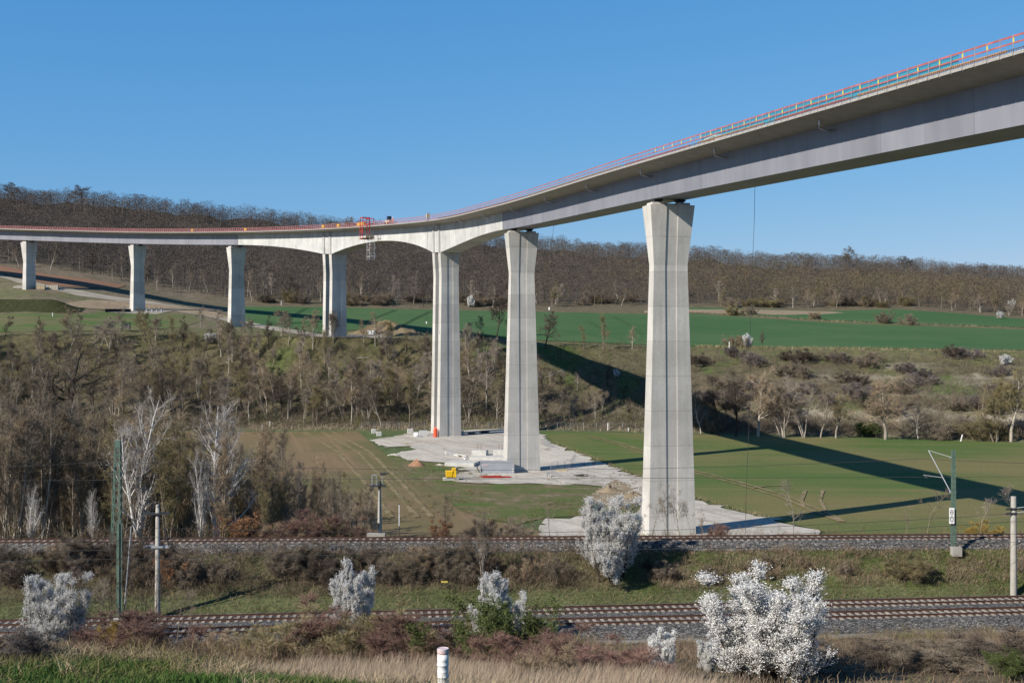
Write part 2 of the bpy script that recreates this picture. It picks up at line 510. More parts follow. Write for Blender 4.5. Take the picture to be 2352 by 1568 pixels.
c = t.ramp(n, [(.3, (.33, .30, .255, 1)), (.5, (.50, .46, .40, 1)), (.7, (.60, .54, .46, 1))])
st = t.noise(.55, 4, .6, vec=t.pos((.06, 1.0, .06), (0, 0, math.radians(-62))))
c = t.mix(t.math('MULTIPLY', t.ramp(st, [(.50, 0.0), (.66, 1.0)]), .45), c, (.27, .235, .19, 1))
mud = t.noise(.045, 6, .7)
c = t.mix(t.ramp(mud, [(.56, 0.0), (.66, .55)]), c, (.25, .19, .13, 1))
c = t.mix(1.0, c, t.ramp(f, [(.25, .66), (.75, 1.22)]), 'MULTIPLY')
t.color(c).bump(f, .6, .1); M['gravel'] = t.m
t = NT('path_gravel', .95, spec=.1)
n = t.noise(.12, 7, .7); f = t.noise(1.6, 8, .75)
c = t.ramp(n, [(.3, (.22, .195, .155, 1)), (.55, (.33, .30, .25, 1)), (.75, (.40, .36, .30, 1))])
c = t.mix(1.0, c, t.ramp(f, [(.25, .72), (.75, 1.2)]), 'MULTIPLY')
t.color(c); M['path'] = t.m
t = NT('bare_clay', .95, spec=.1)
f = t.noise(.35, 9, .8)
t.color(t.ramp(f, [(.3, (.16, .125, .08, 1)), (.5, (.27, .21, .14, 1)), (.7, (.36, .30, .22, 1))])).bump(f, .8, .3); M['clay'] = t.m

drape('crop_field', [(250, 990), (820, 990), (850, 1014), (880, 1040), (935, 1080), (1000, 1130), (1060, 1174), (1110, 1192), (1190, 1208), (1240, 1221), ('w', 4, 150), ('w', -60, 150), (250, 1221)], M['crop_left'], 5, .10)
drape('green_crop_field', [(1245, 992), (1600, 998), (2000, 1007), (2352, 1017), (2900, 1036), ('w', 110, 172), ('w', 60, 150), ('w', 42, 150), (1895, 1222), (1775, 1194), (1600, 1144), (1475, 1096), (1400, 1066), (1330, 1040), (1275, 1016), (1258, 1004)], M['crop_right'], 5, .10)
drape('gravel_yard', [(848, 1012), (905, 1004), (960, 992), (1060, 989), (1160, 985), (1240, 998), (1262, 1016), (1330, 1043), (1400, 1070), (1475, 1099), (1595, 1147), (1700, 1178), (1775, 1197), (1885, 1222), ('w', 38, 145), ('w', 2, 145), (1240, 1221), (1252, 1192), (1340, 1186), (1440, 1183), (1475, 1152), (1430, 1122), (1310, 1112), (1100, 1111), (1050, 1108), (1035, 1098), (1075, 1075), (1100, 1070), (1000, 1062), (935, 1058), (905, 1045), (920, 1038), (955, 1033), (945, 1025), (880, 1028)], M['gravel'], 3, .16, .8)
drape('site_verge', [(885, 1040), (905, 1046), (935, 1059), (1000, 1063), (1075, 1075), (1036, 1098), (1052, 1109), (1100, 1112), (1310, 1113), (1428, 1123), (1472, 1152), (1438, 1182), (1340, 1185), (1250, 1190), (1190, 1205), (1110, 1191), (1060, 1173), (1000, 1129), (935, 1079)], M['verge'], 4, .12)
drape('bare_spoil', [(1340, 1150), (1380, 1122), (1412, 1103), (1440, 1112), (1476, 1140), (1470, 1160), (1400, 1163)], M['clay'], 2, .2, .5)
drape('wheat_field', [(562, 704), (735, 706), (1000, 712), (1240, 717), (1480, 722), (1600, 721), (2000, 746), (2352, 758), (2900, 776), (2900, 822), (2352, 804), (2000, 800), (1600, 796), (1480, 793), (1240, 782), (1000, 764), (850, 755), (735, 765), (690, 766), (600, 750), (560, 738)], M['crop_upper'], 6, .15)
drape('upper_wheat_field', [(1500, 712), (1600, 706), (1750, 710), (1900, 715), (2050, 710), (2200, 720), (2352, 733), (2900, 756), (2900, 769), (2352, 752), (2000, 740), (1700, 722), (1600, 716)], M['crop_upper'], 6, .15)
drape('ploughed_field', [(-500, 580), (0, 611), (120, 632), (290, 656), (262, 665), (130, 658), (60, 642), (0, 626), (-500, 600)], M['plough'], 6, .2)
drape('meadow', [(-400, 725), (0, 723), (180, 724), (260, 714), (430, 722), (465, 737), (420, 752), (300, 760), (0, 763), (-400, 768)], M['meadow'], 5, .12)
drape('gravel_path', [(-300, 610), (0, 632), (110, 655), (250, 680), (330, 690), (430, 706), (560, 738), (640, 752), (735, 768), (900, 770), (900, 776), (735, 776), (630, 760), (545, 745), (480, 728), (400, 714), (360, 722), (250, 718), (240, 711), (300, 705), (300, 696), (240, 688), (180, 680), (130, 668), (90, 664), (30, 663), (30, 658), (60, 655), (0, 637), (-300, 615)], M['path'], 4, .18)
drape('bare_clay', [(130, 700), (200, 690), (290, 693), (420, 706), (500, 718), (540, 735), (470, 725), (400, 712), (300, 706), (240, 712), (170, 706)], M['clay'], 4, .22)
drape('field_margin', [(1480, 714), (1750, 712), (1900, 716), (1940, 719), (1800, 724), (1600, 719), (1480, 720)], M['clay'], 5, .2)

# wheel ruts in the crops
def ribbon(name, pts, w, mat, lift=.22):
    P = [hit(*p) for p in pts]
    Q = []
    for i in range(len(P) - 1):
        n = max(1, int((P[i + 1] - P[i]).length / 3))
        for k in range(n): Q.append(P[i].lerp(P[i + 1], k / n))
    Q.append(P[-1]); V, F = [], []
    for i, q in enumerate(Q):
        d = (Q[min(i + 1, len(Q) - 1)] - Q[max(i - 1, 0)]); n_ = Vector((-d.y, d.x, 0)).normalized()
        ww = w * (.7 + .5 * random.random())
        for s in (1, -1):
            v = q + n_ * s * ww / 2; V.append((v.x, v.y, ground_z(v.x, v.y) + lift))
    F = np.array([(2 * i, 2 * i + 1, 2 * i + 3, 2 * i + 2) for i in range(len(Q) - 1)])
    o = link(name, np_mesh(name, np.array(V), F, mat)); tag(o, kind='structure'); return o
t = NT('worn_rut_soil', .95, spec=.1)
t.color(t.ramp(t.noise(.5, 5, .7), [(.35, (.12, .115, .05, 1)), (.55, (.24, .185, .11, 1)), (.75, (.30, .235, .15, 1))])); M['rut'] = t.m
for off in (0, 9):
    ribbon('wheel_rut', [(1345 + off * .6, 1003 - off * .2), (1420 + off, 1022 - off * .3), (1480 + off, 1044 - off * .3), (1590 + off, 1086 - off * .3), (1700 + off, 1115 - off * .4), (1800 + off, 1146 - off * .5), (1880 + off, 1180 - off * .5), (1930 + off, 1200)], .8, M['rut'])
ribbon('wheel_rut', [(1850, 1128), (1840, 1150), (1846, 1166), (1870, 1182)], .7, M['rut'])
ribbon('wheel_rut', [(1890, 1128), (1884, 1150), (1895, 1172), (1925, 1192)], .7, M['rut'])
ribbon('wheel_rut', [(1730, 1122), (1760, 1118), (1800, 1117)], .7, M['rut'])
for x0, x1 in ((740, 958), (765, 992), (700, 900)):
    ribbon('wheel_rut', [(x0, 993), (.62 * x0 + .38 * x1, 1040), (.35 * x0 + .65 * x1, 1100), (x1, 1190)], .9, M['rut'])

t = NT('tramline_green', .9, spec=.15)
t.color(t.ramp(t.noise(.5, 4, .6), [(.3, (.038, .088, .030, 1)), (.7, (.055, .100, .038, 1))])); M['tram'] = t.m
for q in (((640, 748), (668, 728), (700, 708)), ((700, 752), (735, 730), (765, 711)), ((820, 748), (860, 730), (905, 713)), ((915, 752), (945, 735), (985, 716)), ((1345, 735), (1362, 748), (1395, 762)), ((1405, 728), (1440, 745), (1470, 768))):
    for off in (0, 7): ribbon('tramline', [(x + off, y) for x, y in q], .42, M['tram'], .3)
# ------------------------------------------------------------------ viaduct
def concrete(name, a, b, streak=.5):
    t = NT(name, .85, spec=.2)
    v = t.pos((1.6, 1.6, .09))
    n = t.noise(1.0, 6, .7, vec=v)                     # vertical run-off streaks
    big = t.noise(.22, 3, .5)
    z = t.sepxyz(t.pos())[2]
    lift = t.math('FLOOR', t.math('DIVIDE', z, 5.0))
    wn_ = t.n.new('ShaderNodeTexWhiteNoise'); wn_.noise_dimensions = '1D'
    t.l.new(lift, wn_.inputs['W'])
    fr = t.math('FRACT', t.math('DIVIDE', z, 5.0))
    joint = t.ramp(fr, [(0.0, .72), (0.012, .72), (0.02, 1.0), (1.0, 1.0)])
    c = t.ramp(n, [(.25, a), (.6, b)])
    c = t.mix(1.0, c, t.ramp(big, [(.3, .86), (.7, 1.1)]), 'MULTIPLY')
    c = t.mix(1.0, c, t.ramp(wn_.outputs['Value'], [(0, .87), (1, 1.08)]), 'MULTIPLY')
    c = t.mix(1.0, c, joint, 'MULTIPLY')
    f = t.noise(2.5, 5, .6)
    c = t.mix(1.0, c, t.ramp(f, [(.3, .93), (.7, 1.05)]), 'MULTIPLY')
    t.color(c).bump(f, .15, .05)
    return t.m
M['pier'] = concrete('pier_concrete', (.445, .422, .382, 1), (.535, .515, .48, 1))
def seg(t, c, L, dark, var):
    """joints and slightly different panels every L metres along the bridge"""
    a = t.n.new('ShaderNodeAttribute'); a.attribute_name = 'run'
    q = t.math('DIVIDE', a.outputs['Fac'], L)
    fr = t.math('FRACT', q)
    w = t.n.new('ShaderNodeTexWhiteNoise'); w.noise_dimensions = '1D'; t.l.new(t.math('FLOOR', q), w.inputs['W'])
    c = t.mix(1.0, c, t.ramp(fr, [(0.0, dark), (.014, dark), (.022, 1.0), (1.0, 1.0)]), 'MULTIPLY')
    return t.mix(1.0, c, t.ramp(w.outputs['Value'], [(0, 1 - var), (1, 1 + var * .4)]), 'MULTIPLY')
t = NT('box_concrete', .8, spec=.2)
v = t.pos((.9, .9, .12)); n = t.noise(1.0, 6, .7, vec=v); big = t.noise(.35, 4, .6)
c = t.ramp(n, [(.25, (.45, .45, .43, 1)), (.6, (.54, .54, .525, 1))])
c = t.mix(1.0, c, t.ramp(big, [(.3, .8), (.65, 1.06)]), 'MULTIPLY')
c = seg(t, c, 5.2, .80, .10)
t.color(c); M['box'] = t.m
t = NT('slab_concrete', .85, spec=.2)
n = t.noise(.8, 5, .65)
t.color(t.ramp(n, [(.3, (.33, .31, .275, 1)), (.7, (.43, .405, .36, 1))])); M['slab'] = t.m
t = NT('painted_steel', .45, spec=.4)
n = t.noise(.5, 4, .6, vec=t.pos((1, 1, .15))); f = t.noise(.12, 3, .5)
c = t.ramp(n, [(.3, (.20, .205, .235, 1)), (.7, (.252, .252, .285, 1))])
c = t.mix(1.0, c, t.ramp(f, [(.3, .92), (.7, 1.07)]), 'MULTIPLY')
c = seg(t, c, 7.0, .84, .10)
t.color(c); M['steel'] = t.m
M['edge'] = plain('speckled_edge_concrete', (.30, .285, .26, 1), .9, var=.35, scale=9)
M['red_board'] = plain('red_safety_board', (.37, .11, .105, 1), .7, var=.3, scale=1.2)
M['plank'] = plain('weathered_plank', (.33, .21, .14, 1), .8, var=.3, scale=2)
M['galv'] = plain('galvanised_steel', (.52, .52, .53, 1), .4, .6, var=.15)
M['dark'] = plain('dark_steel', (.035, .037, .04, 1), .5)
M['rust'] = plain('rusty_rebar', (.16, .075, .04, 1), .85, var=.3)
M['yellow'] = plain('yellow_paint', (.80, .48, .02, 1), .45)
M['yellow_tag'] = plain('yellow_band', (.80, .66, .06, 1), .5)
t = NT('teal_net', .6); t.color((.03, .30, .34, 1)); t.p.inputs['Alpha'].default_value = .42; M['net'] = t.m

dn = Vector((.2448, -.9696))
CP = []
def cen(p, n, off=6.2): return p
near = [(200, 15.6), (150, 17.95), (84.4, 20.98), (40, 23.05), (0, 24.9)]
for s, z in near: CP.append((22.6 + dn.x * s, 168.6 + dn.y * s, z))
P_IDX = {0: 2}
CP += [(2.05, 250.0, 28.5), (-18.0, 318.0, 32.3), (-58.6, 385.5, 36.5), (-104.6, 443.0, 40.9), (-157.4, 490.5, 45.3), (-216.8, 524.0, 49.6), (-283.0, 547.0, 53.6), (-353, 563, 57.5)]
CPn = np.array(CP)
# Catmull-Rom through the control points, sampled about every metre
samp = []; piers_s = {}
acc = 0.0
for i in range(len(CPn) - 1):
    p0 = CPn[max(i - 1, 0)] if i > 0 else 2 * CPn[0] - CPn[1]
    p1, p2 = CPn[i], CPn[i + 1]
    p3 = CPn[i + 2] if i + 2 < len(CPn) else 2 * CPn[-1] - CPn[-2]
    d1, d2, d3 = (np.linalg.norm(b - a) for a, b in ((p0, p1), (p1, p2), (p2, p3)))
    m1 = ((p1 - p0) / d1 * d2 * (d2 / (d1 + d2)) + (p2 - p1) * (d1 / (d1 + d2)))
    m2 = ((p2 - p1) * (d3 / (d2 + d3)) + (p3 - p2) / d3 * d2 * (d2 / (d2 + d3)))
    n = max(2, int(round(d2)))
    for k in range(n):
        t_ = k / n
        h00, h10, h01, h11 = 2*t_**3-3*t_**2+1, t_**3-2*t_**2+t_, -2*t_**3+3*t_**2, t_**3-t_**2
        samp.append(h00 * p1 + h10 * m1 + h01 * p2 + h11 * m2)
samp.append(CPn[-1])
samp = np.array(samp)
sl = np.concatenate([[0], np.cumsum(np.linalg.norm(np.diff(samp[:, :2], axis=0), axis=1))])
def s_of(pt):
    return sl[np.argmin(np.linalg.norm(samp[:, :2] - np.array(pt)[:2], axis=1))]
SP = [s_of(p) for p in CP]
S0, S1, S2, S3, S4, S5, S6, S7, S8 = (SP[2], SP[4], SP[5], SP[6], SP[7], SP[8], SP[9], SP[10], SP[11])
S_END = sl[-1]
def deck(s):
    p = np.array([np.interp(s, sl, samp[:, k]) for k in range(3)])
    e = .8
    q = np.array([np.interp(min(s + e, S_END), sl, samp[:, k]) - np.interp(max(s - e, 0), sl, samp[:, k]) for k in range(2)])
    q /= np.linalg.norm(q)
    return p, q, np.array([-q[1], q[0]])      # point, forward (away), left normal
HALF, WEB = 6.2, 2.62
def dp(s, t, z):                              # deck point: arc length, offset to the left, height over slab edge
    p, f, n = deck(s)
    return (p[0] + n[0] * t, p[1] + n[1] * t, p[2] + z)

def sweep(prof_fn, ss, closed=True):
    rows = [[dp(s, t, z) for t, z in prof_fn(s)] for s in ss]
    n = len(rows[0]); V = [p for r in rows for p in r]; F = []; SV = [float(s) for s in ss for _ in range(n)]
    for i in range(len(rows) - 1):
        for k in range(n if closed else n - 1):
            k2 = (k + 1) % n
            F.append((i * n + k, i * n + k2, (i + 1) * n + k2, (i + 1) * n + k))
    F.append(tuple(range(n))[::-1]); F.append(tuple((len(rows) - 1) * n + k for k in range(n)))
    mb = MB(); mb.add(V, F); mb.sv = SV; return mb

def vpart2(mb, name, mat, parent):
    o = mb.build(name, mat); o.parent = parent; return o
viaduct = empty('viaduct', tuple(at(1531, 168.6)), label='long curved concrete and steel viaduct under construction on tall grey piers', cat='bridge')
VP = viaduct.location.copy()
def vpart(mb, name, mat, parent=viaduct, **k):
    o = mb.build(name, mat, None, **k); o.parent = parent
    if hasattr(mb, 'sv'):
        at_ = o.data.attributes.new('run', 'FLOAT', 'POINT'); at_.data.foreach_set('value', mb.sv)
    # geometry was written in world space
    base = VP if parent is viaduct else VP + parent.location
    if parent is viaduct: o.matrix_parent_inverse = Matrix.Translation(-VP)
    return o

ss = np.arange(0, S_END + .1, 3.0)
slab = lambda s: [(HALF, 0), (HALF, .30), (0, .42), (-HALF, .30), (-HALF, 0), (-WEB - .15, -.60), (WEB + .15, -.60)]
vpart(sweep(slab, ss), 'deck_slab', M['slab'])
SJ_N, SJ_F = S2 + 6.0, S5 - 6.0               # where the concrete box meets the steel boxes
DEP = 4.40
def steel_prof(s): return [(WEB + .1, -.605), (-WEB - .1, -.605), (-WEB, -DEP), (WEB, -DEP)]
def soffit(s):
    mid_d, sup_d = DEP - .3, 8.1
    def par(a, b, da, db, s):                  # haunch between a (deep) and b (shallow)
        u = (s - a) / (b - a); return db + (da - db) * (1 - u) ** 2
    w = 3.3
    if s <= S3 - w: return par(S3 - w, SJ_N, sup_d, DEP, s)
    if s <= S3 + w: return sup_d
    m = (S3 + S4) / 2
    if s <= m: return par(S3 + w, m, sup_d, mid_d, s)
    if s <= S4 - w: return par(S4 - w, m, sup_d - .4, mid_d, s)
    if s <= S4 + w: return sup_d - .4
    return par(S4 + w, SJ_F, sup_d - .4, DEP, s)
def conc_prof(s): return [(WEB + .13, -.604), (-WEB - .13, -.604), (-WEB - .02, -soffit(s)), (WEB + .02, -soffit(s))]
vpart(sweep(steel_prof, np.append(np.arange(0, SJ_N - .01, 3.0), SJ_N)), 'steel_girder', M['steel'])
vpart(sweep(steel_prof, np.append(np.arange(SJ_F, S_END, 3.0), S_END)), 'steel_girder', M['steel'])
hs = np.unique(np.concatenate([np.arange(SJ_N + .01, SJ_F, 1.5), [S3 - 3.3, S3 + 3.3, S4 - 3.3, S4 + 3.3, SJ_F - .01]]))
hb = vpart(sweep(conc_prof, hs), 'haunched_girder', M['box'])
# pilasters on the concrete web over the twin piers
for S in (S3, S4):
    for o_ in (-2.35, 2.35):
        for sd in (1, -1):
            mb = MB()
            a, b = S + o_ - .68, S + o_ + .68
            q = [dp(a, sd * (WEB + .10), -.65), dp(b, sd * (WEB + .10), -.65), dp(b, sd * (WEB + .34), -.65), dp(a, sd * (WEB + .34), -.65)]
            d = soffit(S) + .05
            r = [dp(a, sd * (WEB + .0), -d), dp(b, sd * (WEB + .0), -d), dp(b, sd * (WEB + .34), -d), dp(a, sd * (WEB + .34), -d)]
            mb.add(q + r, [(0, 1, 2, 3), (7, 6, 5, 4), (0, 4, 5, 1), (1, 5, 6, 2), (2, 6, 7, 3), (3, 7, 4, 0)])
            vpart2(mb, 'pilaster', M['box'], hb)

# piers ---------------------------------------------------------------
def pier_shaft(s, off, zt, zb, Wt, Dt, Wn, Dn, flare, kW, kD, rec=.13, one_side=False):
    """shaft with a recessed band in both broad faces; flared head, tapering up to the neck"""
    p, f, n = deck(s)
    c = Vector((p[0] + f[0] * off, p[1] + f[1] * off, 0))
    F_, N_ = Vector((f[0], f[1], 0)), Vector((n[0], n[1], 0))
    zn = zt - flare
    lev = [(zt, Wt, Dt), (zn, Wn, Dn)]
    H = zn - zb
    for k in (.25, .5, .75, 1.0):
        lev.append((zn - H * k, Wn + kW * H * k, Dn + kD * H * k))
    vs = []; m = 0
    for z, W, D in lev:
        a, d = W / 2, D / 2
        r0 = .17 * Wn                                     # recess keeps one width
        ring = [(a, d), (r0, d), (r0, d - rec), (-r0, d - rec), (-r0, d), (-a, d),
                (-a, -d), (-r0, -d), (-r0, -d + rec), (r0, -d + rec), (r0, -d), (a, -d)]
        m = len(ring)
        for tt, ff in ring: vs.append(c + N_ * tt + F_ * ff + Vector((0, 0, z)))
    fs = []
    for i in range(len(lev) - 1):
        for k in range(m):
            k2 = (k + 1) % m
            fs.append((i * m + k, i * m + k2, (i + 1) * m + k2, (i + 1) * m + k))
    fs.append(tuple(range(m))); fs.append(tuple((len(lev) - 1) * m + k for k in range(m))[::-1])
    mb = MB(); mb.add(vs, fs)
    return mb, c, F_, N_

def pier(S, lab):
    p, f, n = deck(S)
    zs = p[2] - DEP
    zt = zs - .95
    zb = ground_z(p[0], p[1]) - 1.5
    mb, c, F_, N_ = pier_shaft(S, 0, zt, zb, 6.75, 3.4, 5.15, 1.85, 8.6, .053, .034)
    o = vpart(mb, 'pier', M['pier']); tag(o, lab)
    rz = math.atan2(N_.y, N_.x)
    for sd in (1, -1):
        b = MB(); b.box(c + N_ * sd * 1.95 + Vector((0, 0, zt + .2)), (1.9, 2.2, .4), rz)
        vpart(b, 'plinth', M['pier'], o)
        b = MB()
        b.box(c + N_ * sd * 1.75 + Vector((0, 0, zt + .52)), (.9, .9, .24), rz)
        b.box(c + N_ * sd * 1.75 + Vector((0, 0, zt + .76)), (1.3, 1.3, .24), rz)
        vpart(b, 'bearing', M['dark'], o)
    b = MB(); b.box(c + Vector((0, 0, zt + .15)), (1.6, 1.0, .3), rz); vpart(b, 'plinth', M['pier'], o)
    return o
pier(S0, 'nearest pier, beside the railway and outside the picture edge')
pier(S1, 'tall pier right of centre standing beside the gravel road')
pier(S2, 'pier behind the grey container in the gravel yard')
for S, sd in ((S3, 8.1), (S4, 7.7)):
    p, f, n = deck(S)
    zt = p[2] - sd + .02
    zb = ground_z(p[0], p[1]) - 1.5
    root = None
    for off in (2.35, -2.35):
        mb, c, F_, N_ = pier_shaft(S, off, zt, zb, 5.6, 1.85, 4.9, 1.85, 6.5, .030, .012, .13)
        o = vpart(mb, 'twin_pier_blade', M['pier'])
pier(S5, 'pier at the left end of the white arches')
pier(S6, 'pier beside the black plank enclosure')
pier(S7, 'farthest pier, beside two pale crates')
pier(S8, 'last pier on the left, outside the picture edge')

# drain pipes under the cantilever
for sp in (S1 + 118, S1 + 92, S1 + 66):
    pass
for k in range(9):
    sp = S1 - 52 + k * 25.5
    mb = MB()
    mb.tube([dp(sp, WEB + 2.0, -.25), dp(sp, WEB + 2.0, -.75), dp(sp + .3, WEB + 1.85, -1.0), dp(sp + .9, WEB + .9, -1.12), dp(sp + 1.1, WEB + .05, -1.15)], .13, 7)
    vpart(mb, 'drain_pipe', M['galv'])

# edge blocks, projecting rebar, planks
mb = MB()
s = S0 - 60
while s < S5 + 120:
    L = 1.52
    a = [dp(s + .05, HALF + .0, -.02), dp(s + L - .05, HALF + .0, -.02), dp(s + L - .05, HALF + .16, .03), dp(s + .05, HALF + .16, .03)]
    b = [dp(s + .05, HALF + .0, .31), dp(s + L - .05, HALF + .0, .31), dp(s + L - .05, HALF + .10, .31), dp(s + .05, HALF + .10, .31)]
    mb.add(a + b, [(3, 2, 1, 0), (4, 5, 6, 7), (0, 1, 5, 4), (1, 2, 6, 5), (2, 3, 7, 6), (3, 0, 4, 7)])
    s += L
vpart(mb, 'edge_formwork', M['edge'])
mb = MB()
s = S0 - 30
while s < S2 + 60:
    mb.bar(dp(s, HALF - .15, .3), dp(s, HALF - .10, .62), .035)
    s += .27
mb.tube([dp(x, HALF - .12, .55) for x in np.arange(S0 - 30, S2 + 60, 4)], .025, 4)
tag(vpart(mb, 'edge_rebar', M['rust']), kind='stuff')

rail = empty('site_guardrail', VP, label='red and white temporary guardrail along the viaduct edge', cat='guardrail')
def rpart(mb, name, mat, parent=rail):
    o = mb.build(name, mat); o.parent = parent
    if parent is rail: o.matrix_parent_inverse = Matrix.Translation(-VP)
    return o
RT = HALF - .28
def board(z0, z1, s0, s1, th=.04):
    return sweep(lambda s: [(RT + th, z0), (RT + th, z1), (RT, z1), (RT, z0)], np.arange(s0, s1, 3.0))
rpart(board(1.50, 1.65, S0 - 60, S_END - 20), 'top_board', M['red_board'])
rpart(board(1.01, 1.14, S0 - 60, S_END - 20), 'middle_board', M['red_board'])
def boards(segs, z0, z1, name, mat):
    for a, b in segs: rpart(board(z0, z1, a, b), name, mat)
boards([(S0 - 60, S0 + 1), (S0 + 2, S0 + 24), (S0 + 42, S0 + 62), (S1 + 4, S1 + 60)], .50, .72, 'toe_board', M['plank'])
boards([(S0 + 24.5, S0 + 41.5), (S0 + 62.5, S1 + 3.5), (S1 + 61, S_END - 20)], .50, .70, 'toe_board', M['red_board'])
mb = sweep(lambda s: [(RT - .08, .5), (RT - .08, 1.48), (RT - .085, 1.48), (RT - .085, .5)], np.arange(S0 + 8, S0 + 60, 3.0))
rpart(mb, 'debris_net', M['net'])
post_s = np.arange(S0 - 14, S_END - 22, 1.52)
rest = MB()
for i, s in enumerate(post_s):
    if i < 100:
        b = MB(); b.bar(dp(s, RT + .07, .2), dp(s, RT + .07, 1.70), .06)
        o = rpart(b, 'post', M['galv'])
        if i % 2 == 0 and i < 60:
            c = MB(); c.bar(dp(s, RT + .07, 1.10), dp(s, RT + .07, 1.44), .078); rpart(c, 'yellow_sleeve', M['yellow_tag'], o)
    else:
        rest.bar(dp(s, RT + .07, .2), dp(s, RT + .07, 1.70), .06)
tag(rpart(rest, 'far_posts', M['galv']), kind='stuff')
# ------------------------------------------------------------------ railway
t = NT('ballast_stone', .95, spec=.1)
vor = t.n.new('ShaderNodeTexVoronoi'); vor.inputs['Scale'].default_value = 9.0
t.l.new(t.pos(), vor.inputs['Vector'])
sx = t.sepxyz(vor.outputs['Color'])
c = t.ramp(sx[0], [(0, (.03, .03, .03, 1)), (.45, (.095, .092, .09, 1)), (.8, (.16, .153, .147, 1)), (1, (.34, .32, .30, 1))])
c = t.mix(1.0, c, t.ramp(t.noise(.25, 4, .6), [(.3, .8), (.7, 1.15)]), 'MULTIPLY')
t.color(c).bump(vor.outputs['Distance'], 1.0, .08); M['ballast'] = t.m
M['rail'] = plain('rusty_rail', (.095, .050, .036, 1), .7, .2, var=.2, scale=1.0)
M['sleeper'] = plain('concrete_sleeper', (.30, .265, .225, 1), .9, var=.3, scale=1.3)
M['mast_green'] = plain('green_mast_paint', (.10, .155, .122, 1), .5, var=.15)
M['mast_conc'] = plain('mast_concrete', (.34, .32, .285, 1), .9, var=.15, scale=1.5)
M['wire'] = plain('wire', (.06, .06, .06, 1), .5)
M['white'] = plain('white_plastic', (.80, .79, .77, 1), .5, var=.05)
M['alu'] = plain('grey_arm', (.36, .37, .39, 1), .5, .3)
M['conc_block'] = plain('cast_concrete', (.50, .485, .45, 1), .9, var=.15, scale=1.2)

def band_sheet(name, b0, b1, mat, lift):
    r0, r1 = int(np.argmin(abs(band_ - b0))), int(np.argmin(abs(band_ - b1)))
    g = G[r0:r1 + 1, 20:-20].copy(); g[:, :, 2] += lift
    n, m = g.shape[:2]
    g[:, :, 2] += rng.normal(0, .018, (n, m))
    ii = np.arange(n * m).reshape(n, m)
    F = np.stack([ii[:-1, :-1], ii[:-1, 1:], ii[1:, 1:], ii[1:, :-1]], -1).reshape(-1, 4)
    return tag(link(name, np_mesh(name, g.reshape(-1, 3), F, mat)), kind='structure')
band_sheet('ballast', 14, 17, M['ballast'], .04)
band_sheet('ballast', 21, 24, M['ballast'], .04)

RAILP = [(-.075, -.17), (.075, -.17), (.075, -.14), (.012, -.12), (.012, -.045), (.036, -.03), (.036, 0), (-.036, 0), (-.036, -.03), (-.012, -.045), (-.012, -.12), (-.075, -.14)]
def track(name, yf, zr, label, X0=-110, X1=110, vis=(-48, 52)):
    o = empty(name, (0, yf(0), zr), 0, label, 'railway track')
    d = Vector((1, yf(1) - yf(0), 0)).normalized(); n = Vector((-d.y, d.x, 0))
    base = Vector((0, yf(0), 0))
    for sd in (-.755, .755):
        vs, fs = [], []
        k = len(RAILP)
        for i, x in enumerate((X0, X1)):
            for a, z in RAILP: vs.append(d * x + n * (sd + a) + Vector((0, 0, z)))
        fs = [(i, (i + 1) % k, k + (i + 1) % k, k + i) for i in range(k)]
        mb = MB(); mb.add(vs, fs); mb.build('rail', M['rail'], o)
    one = MB(); rz = math.atan2(d.y, d.x)
    one.box((0, 0, 0), (.26, 2.5, .16), rz, taper=.94)
    me = None
    sp = .63
    xs = np.arange(X0, X1, sp)
    order = np.argsort(abs(xs - sum(vis) / 2)); keep = set(order[:98].tolist())
    rest = MB()
    for i, x in enumerate(xs):
        c = d * float(x) + Vector((0, 0, -.215))
        if i in keep:
            if me is None:
                so = one.build('sleeper', M['sleeper'], o); me = so.data
            else: so = link('sleeper', me, o)
            so.location = c
        else: rest.box(c, (.26, 2.5, .16), rz, taper=.94)
    tag(rest.build('distant_sleepers', M['sleeper'], o), kind='stuff')
    # rail fastenings: a pale clip at every fourth sleeper
    return o
track('railway_track', cY, -21.70, 'nearer rusty track of the double line on grey ballast')
track('railway_track', lambda X: cY(X) + 4.02, -21.70, 'farther track of the double line below the grassy bank')
track('railway_track', dY, -18.0, 'single rusty track along the top of the bank')

def wire(name, pts, label, r=.018, sag=0.0, droppers=None):
    o = empty(name, tuple(pts[0]), 0, label, 'overhead wire')
    for ln, P in enumerate(pts and [pts]):
        pass
    return o
def catenary(yf, zc, zm, X, label):
    a = (X[0], yf(X[0]), zc)
    o = empty('overhead_line', a, 0, label, 'overhead wire')
    A = Vector(a)
    mb = MB(); mb.tube([Vector((x, yf(x), zc)) - A for x in X], .017, 4); mb.build('contact_wire', M['wire'], o)
    pts = []
    for i in range(len(X) - 1):
        for k in range(12):
            u = k / 12; x = X[i] + (X[i + 1] - X[i]) * u
            pts.append(Vector((x, yf(x), zm - 1.0 * 4 * u * (1 - u) * .9)) - A)
    pts.append(Vector((X[-1], yf(X[-1]), zm)) - A)
    mb = MB(); mb.tube(pts, .017, 4); mb.build('messenger_wire', M['wire'], o)
    for p in pts[1::3]:
        mb = MB(); mb.tube([p, Vector((p.x, p.y, zc - A.z))], .009, 3); mb.build('dropper', M['wire'], o)
catenary(dY, -12.6, -10.9, [-95, -36.5, 38.0, 105], 'overhead wires above the single track on the bank')
catenary(cY, -16.3, -14.6, [-90, -29.0, 41.0, 105], 'overhead wires above the nearest track')
catenary(lambda X: cY(X) + 4.02, -16.3, -14.6, [-92, -28.5, 42.0, 108], 'overhead wires above the middle track')

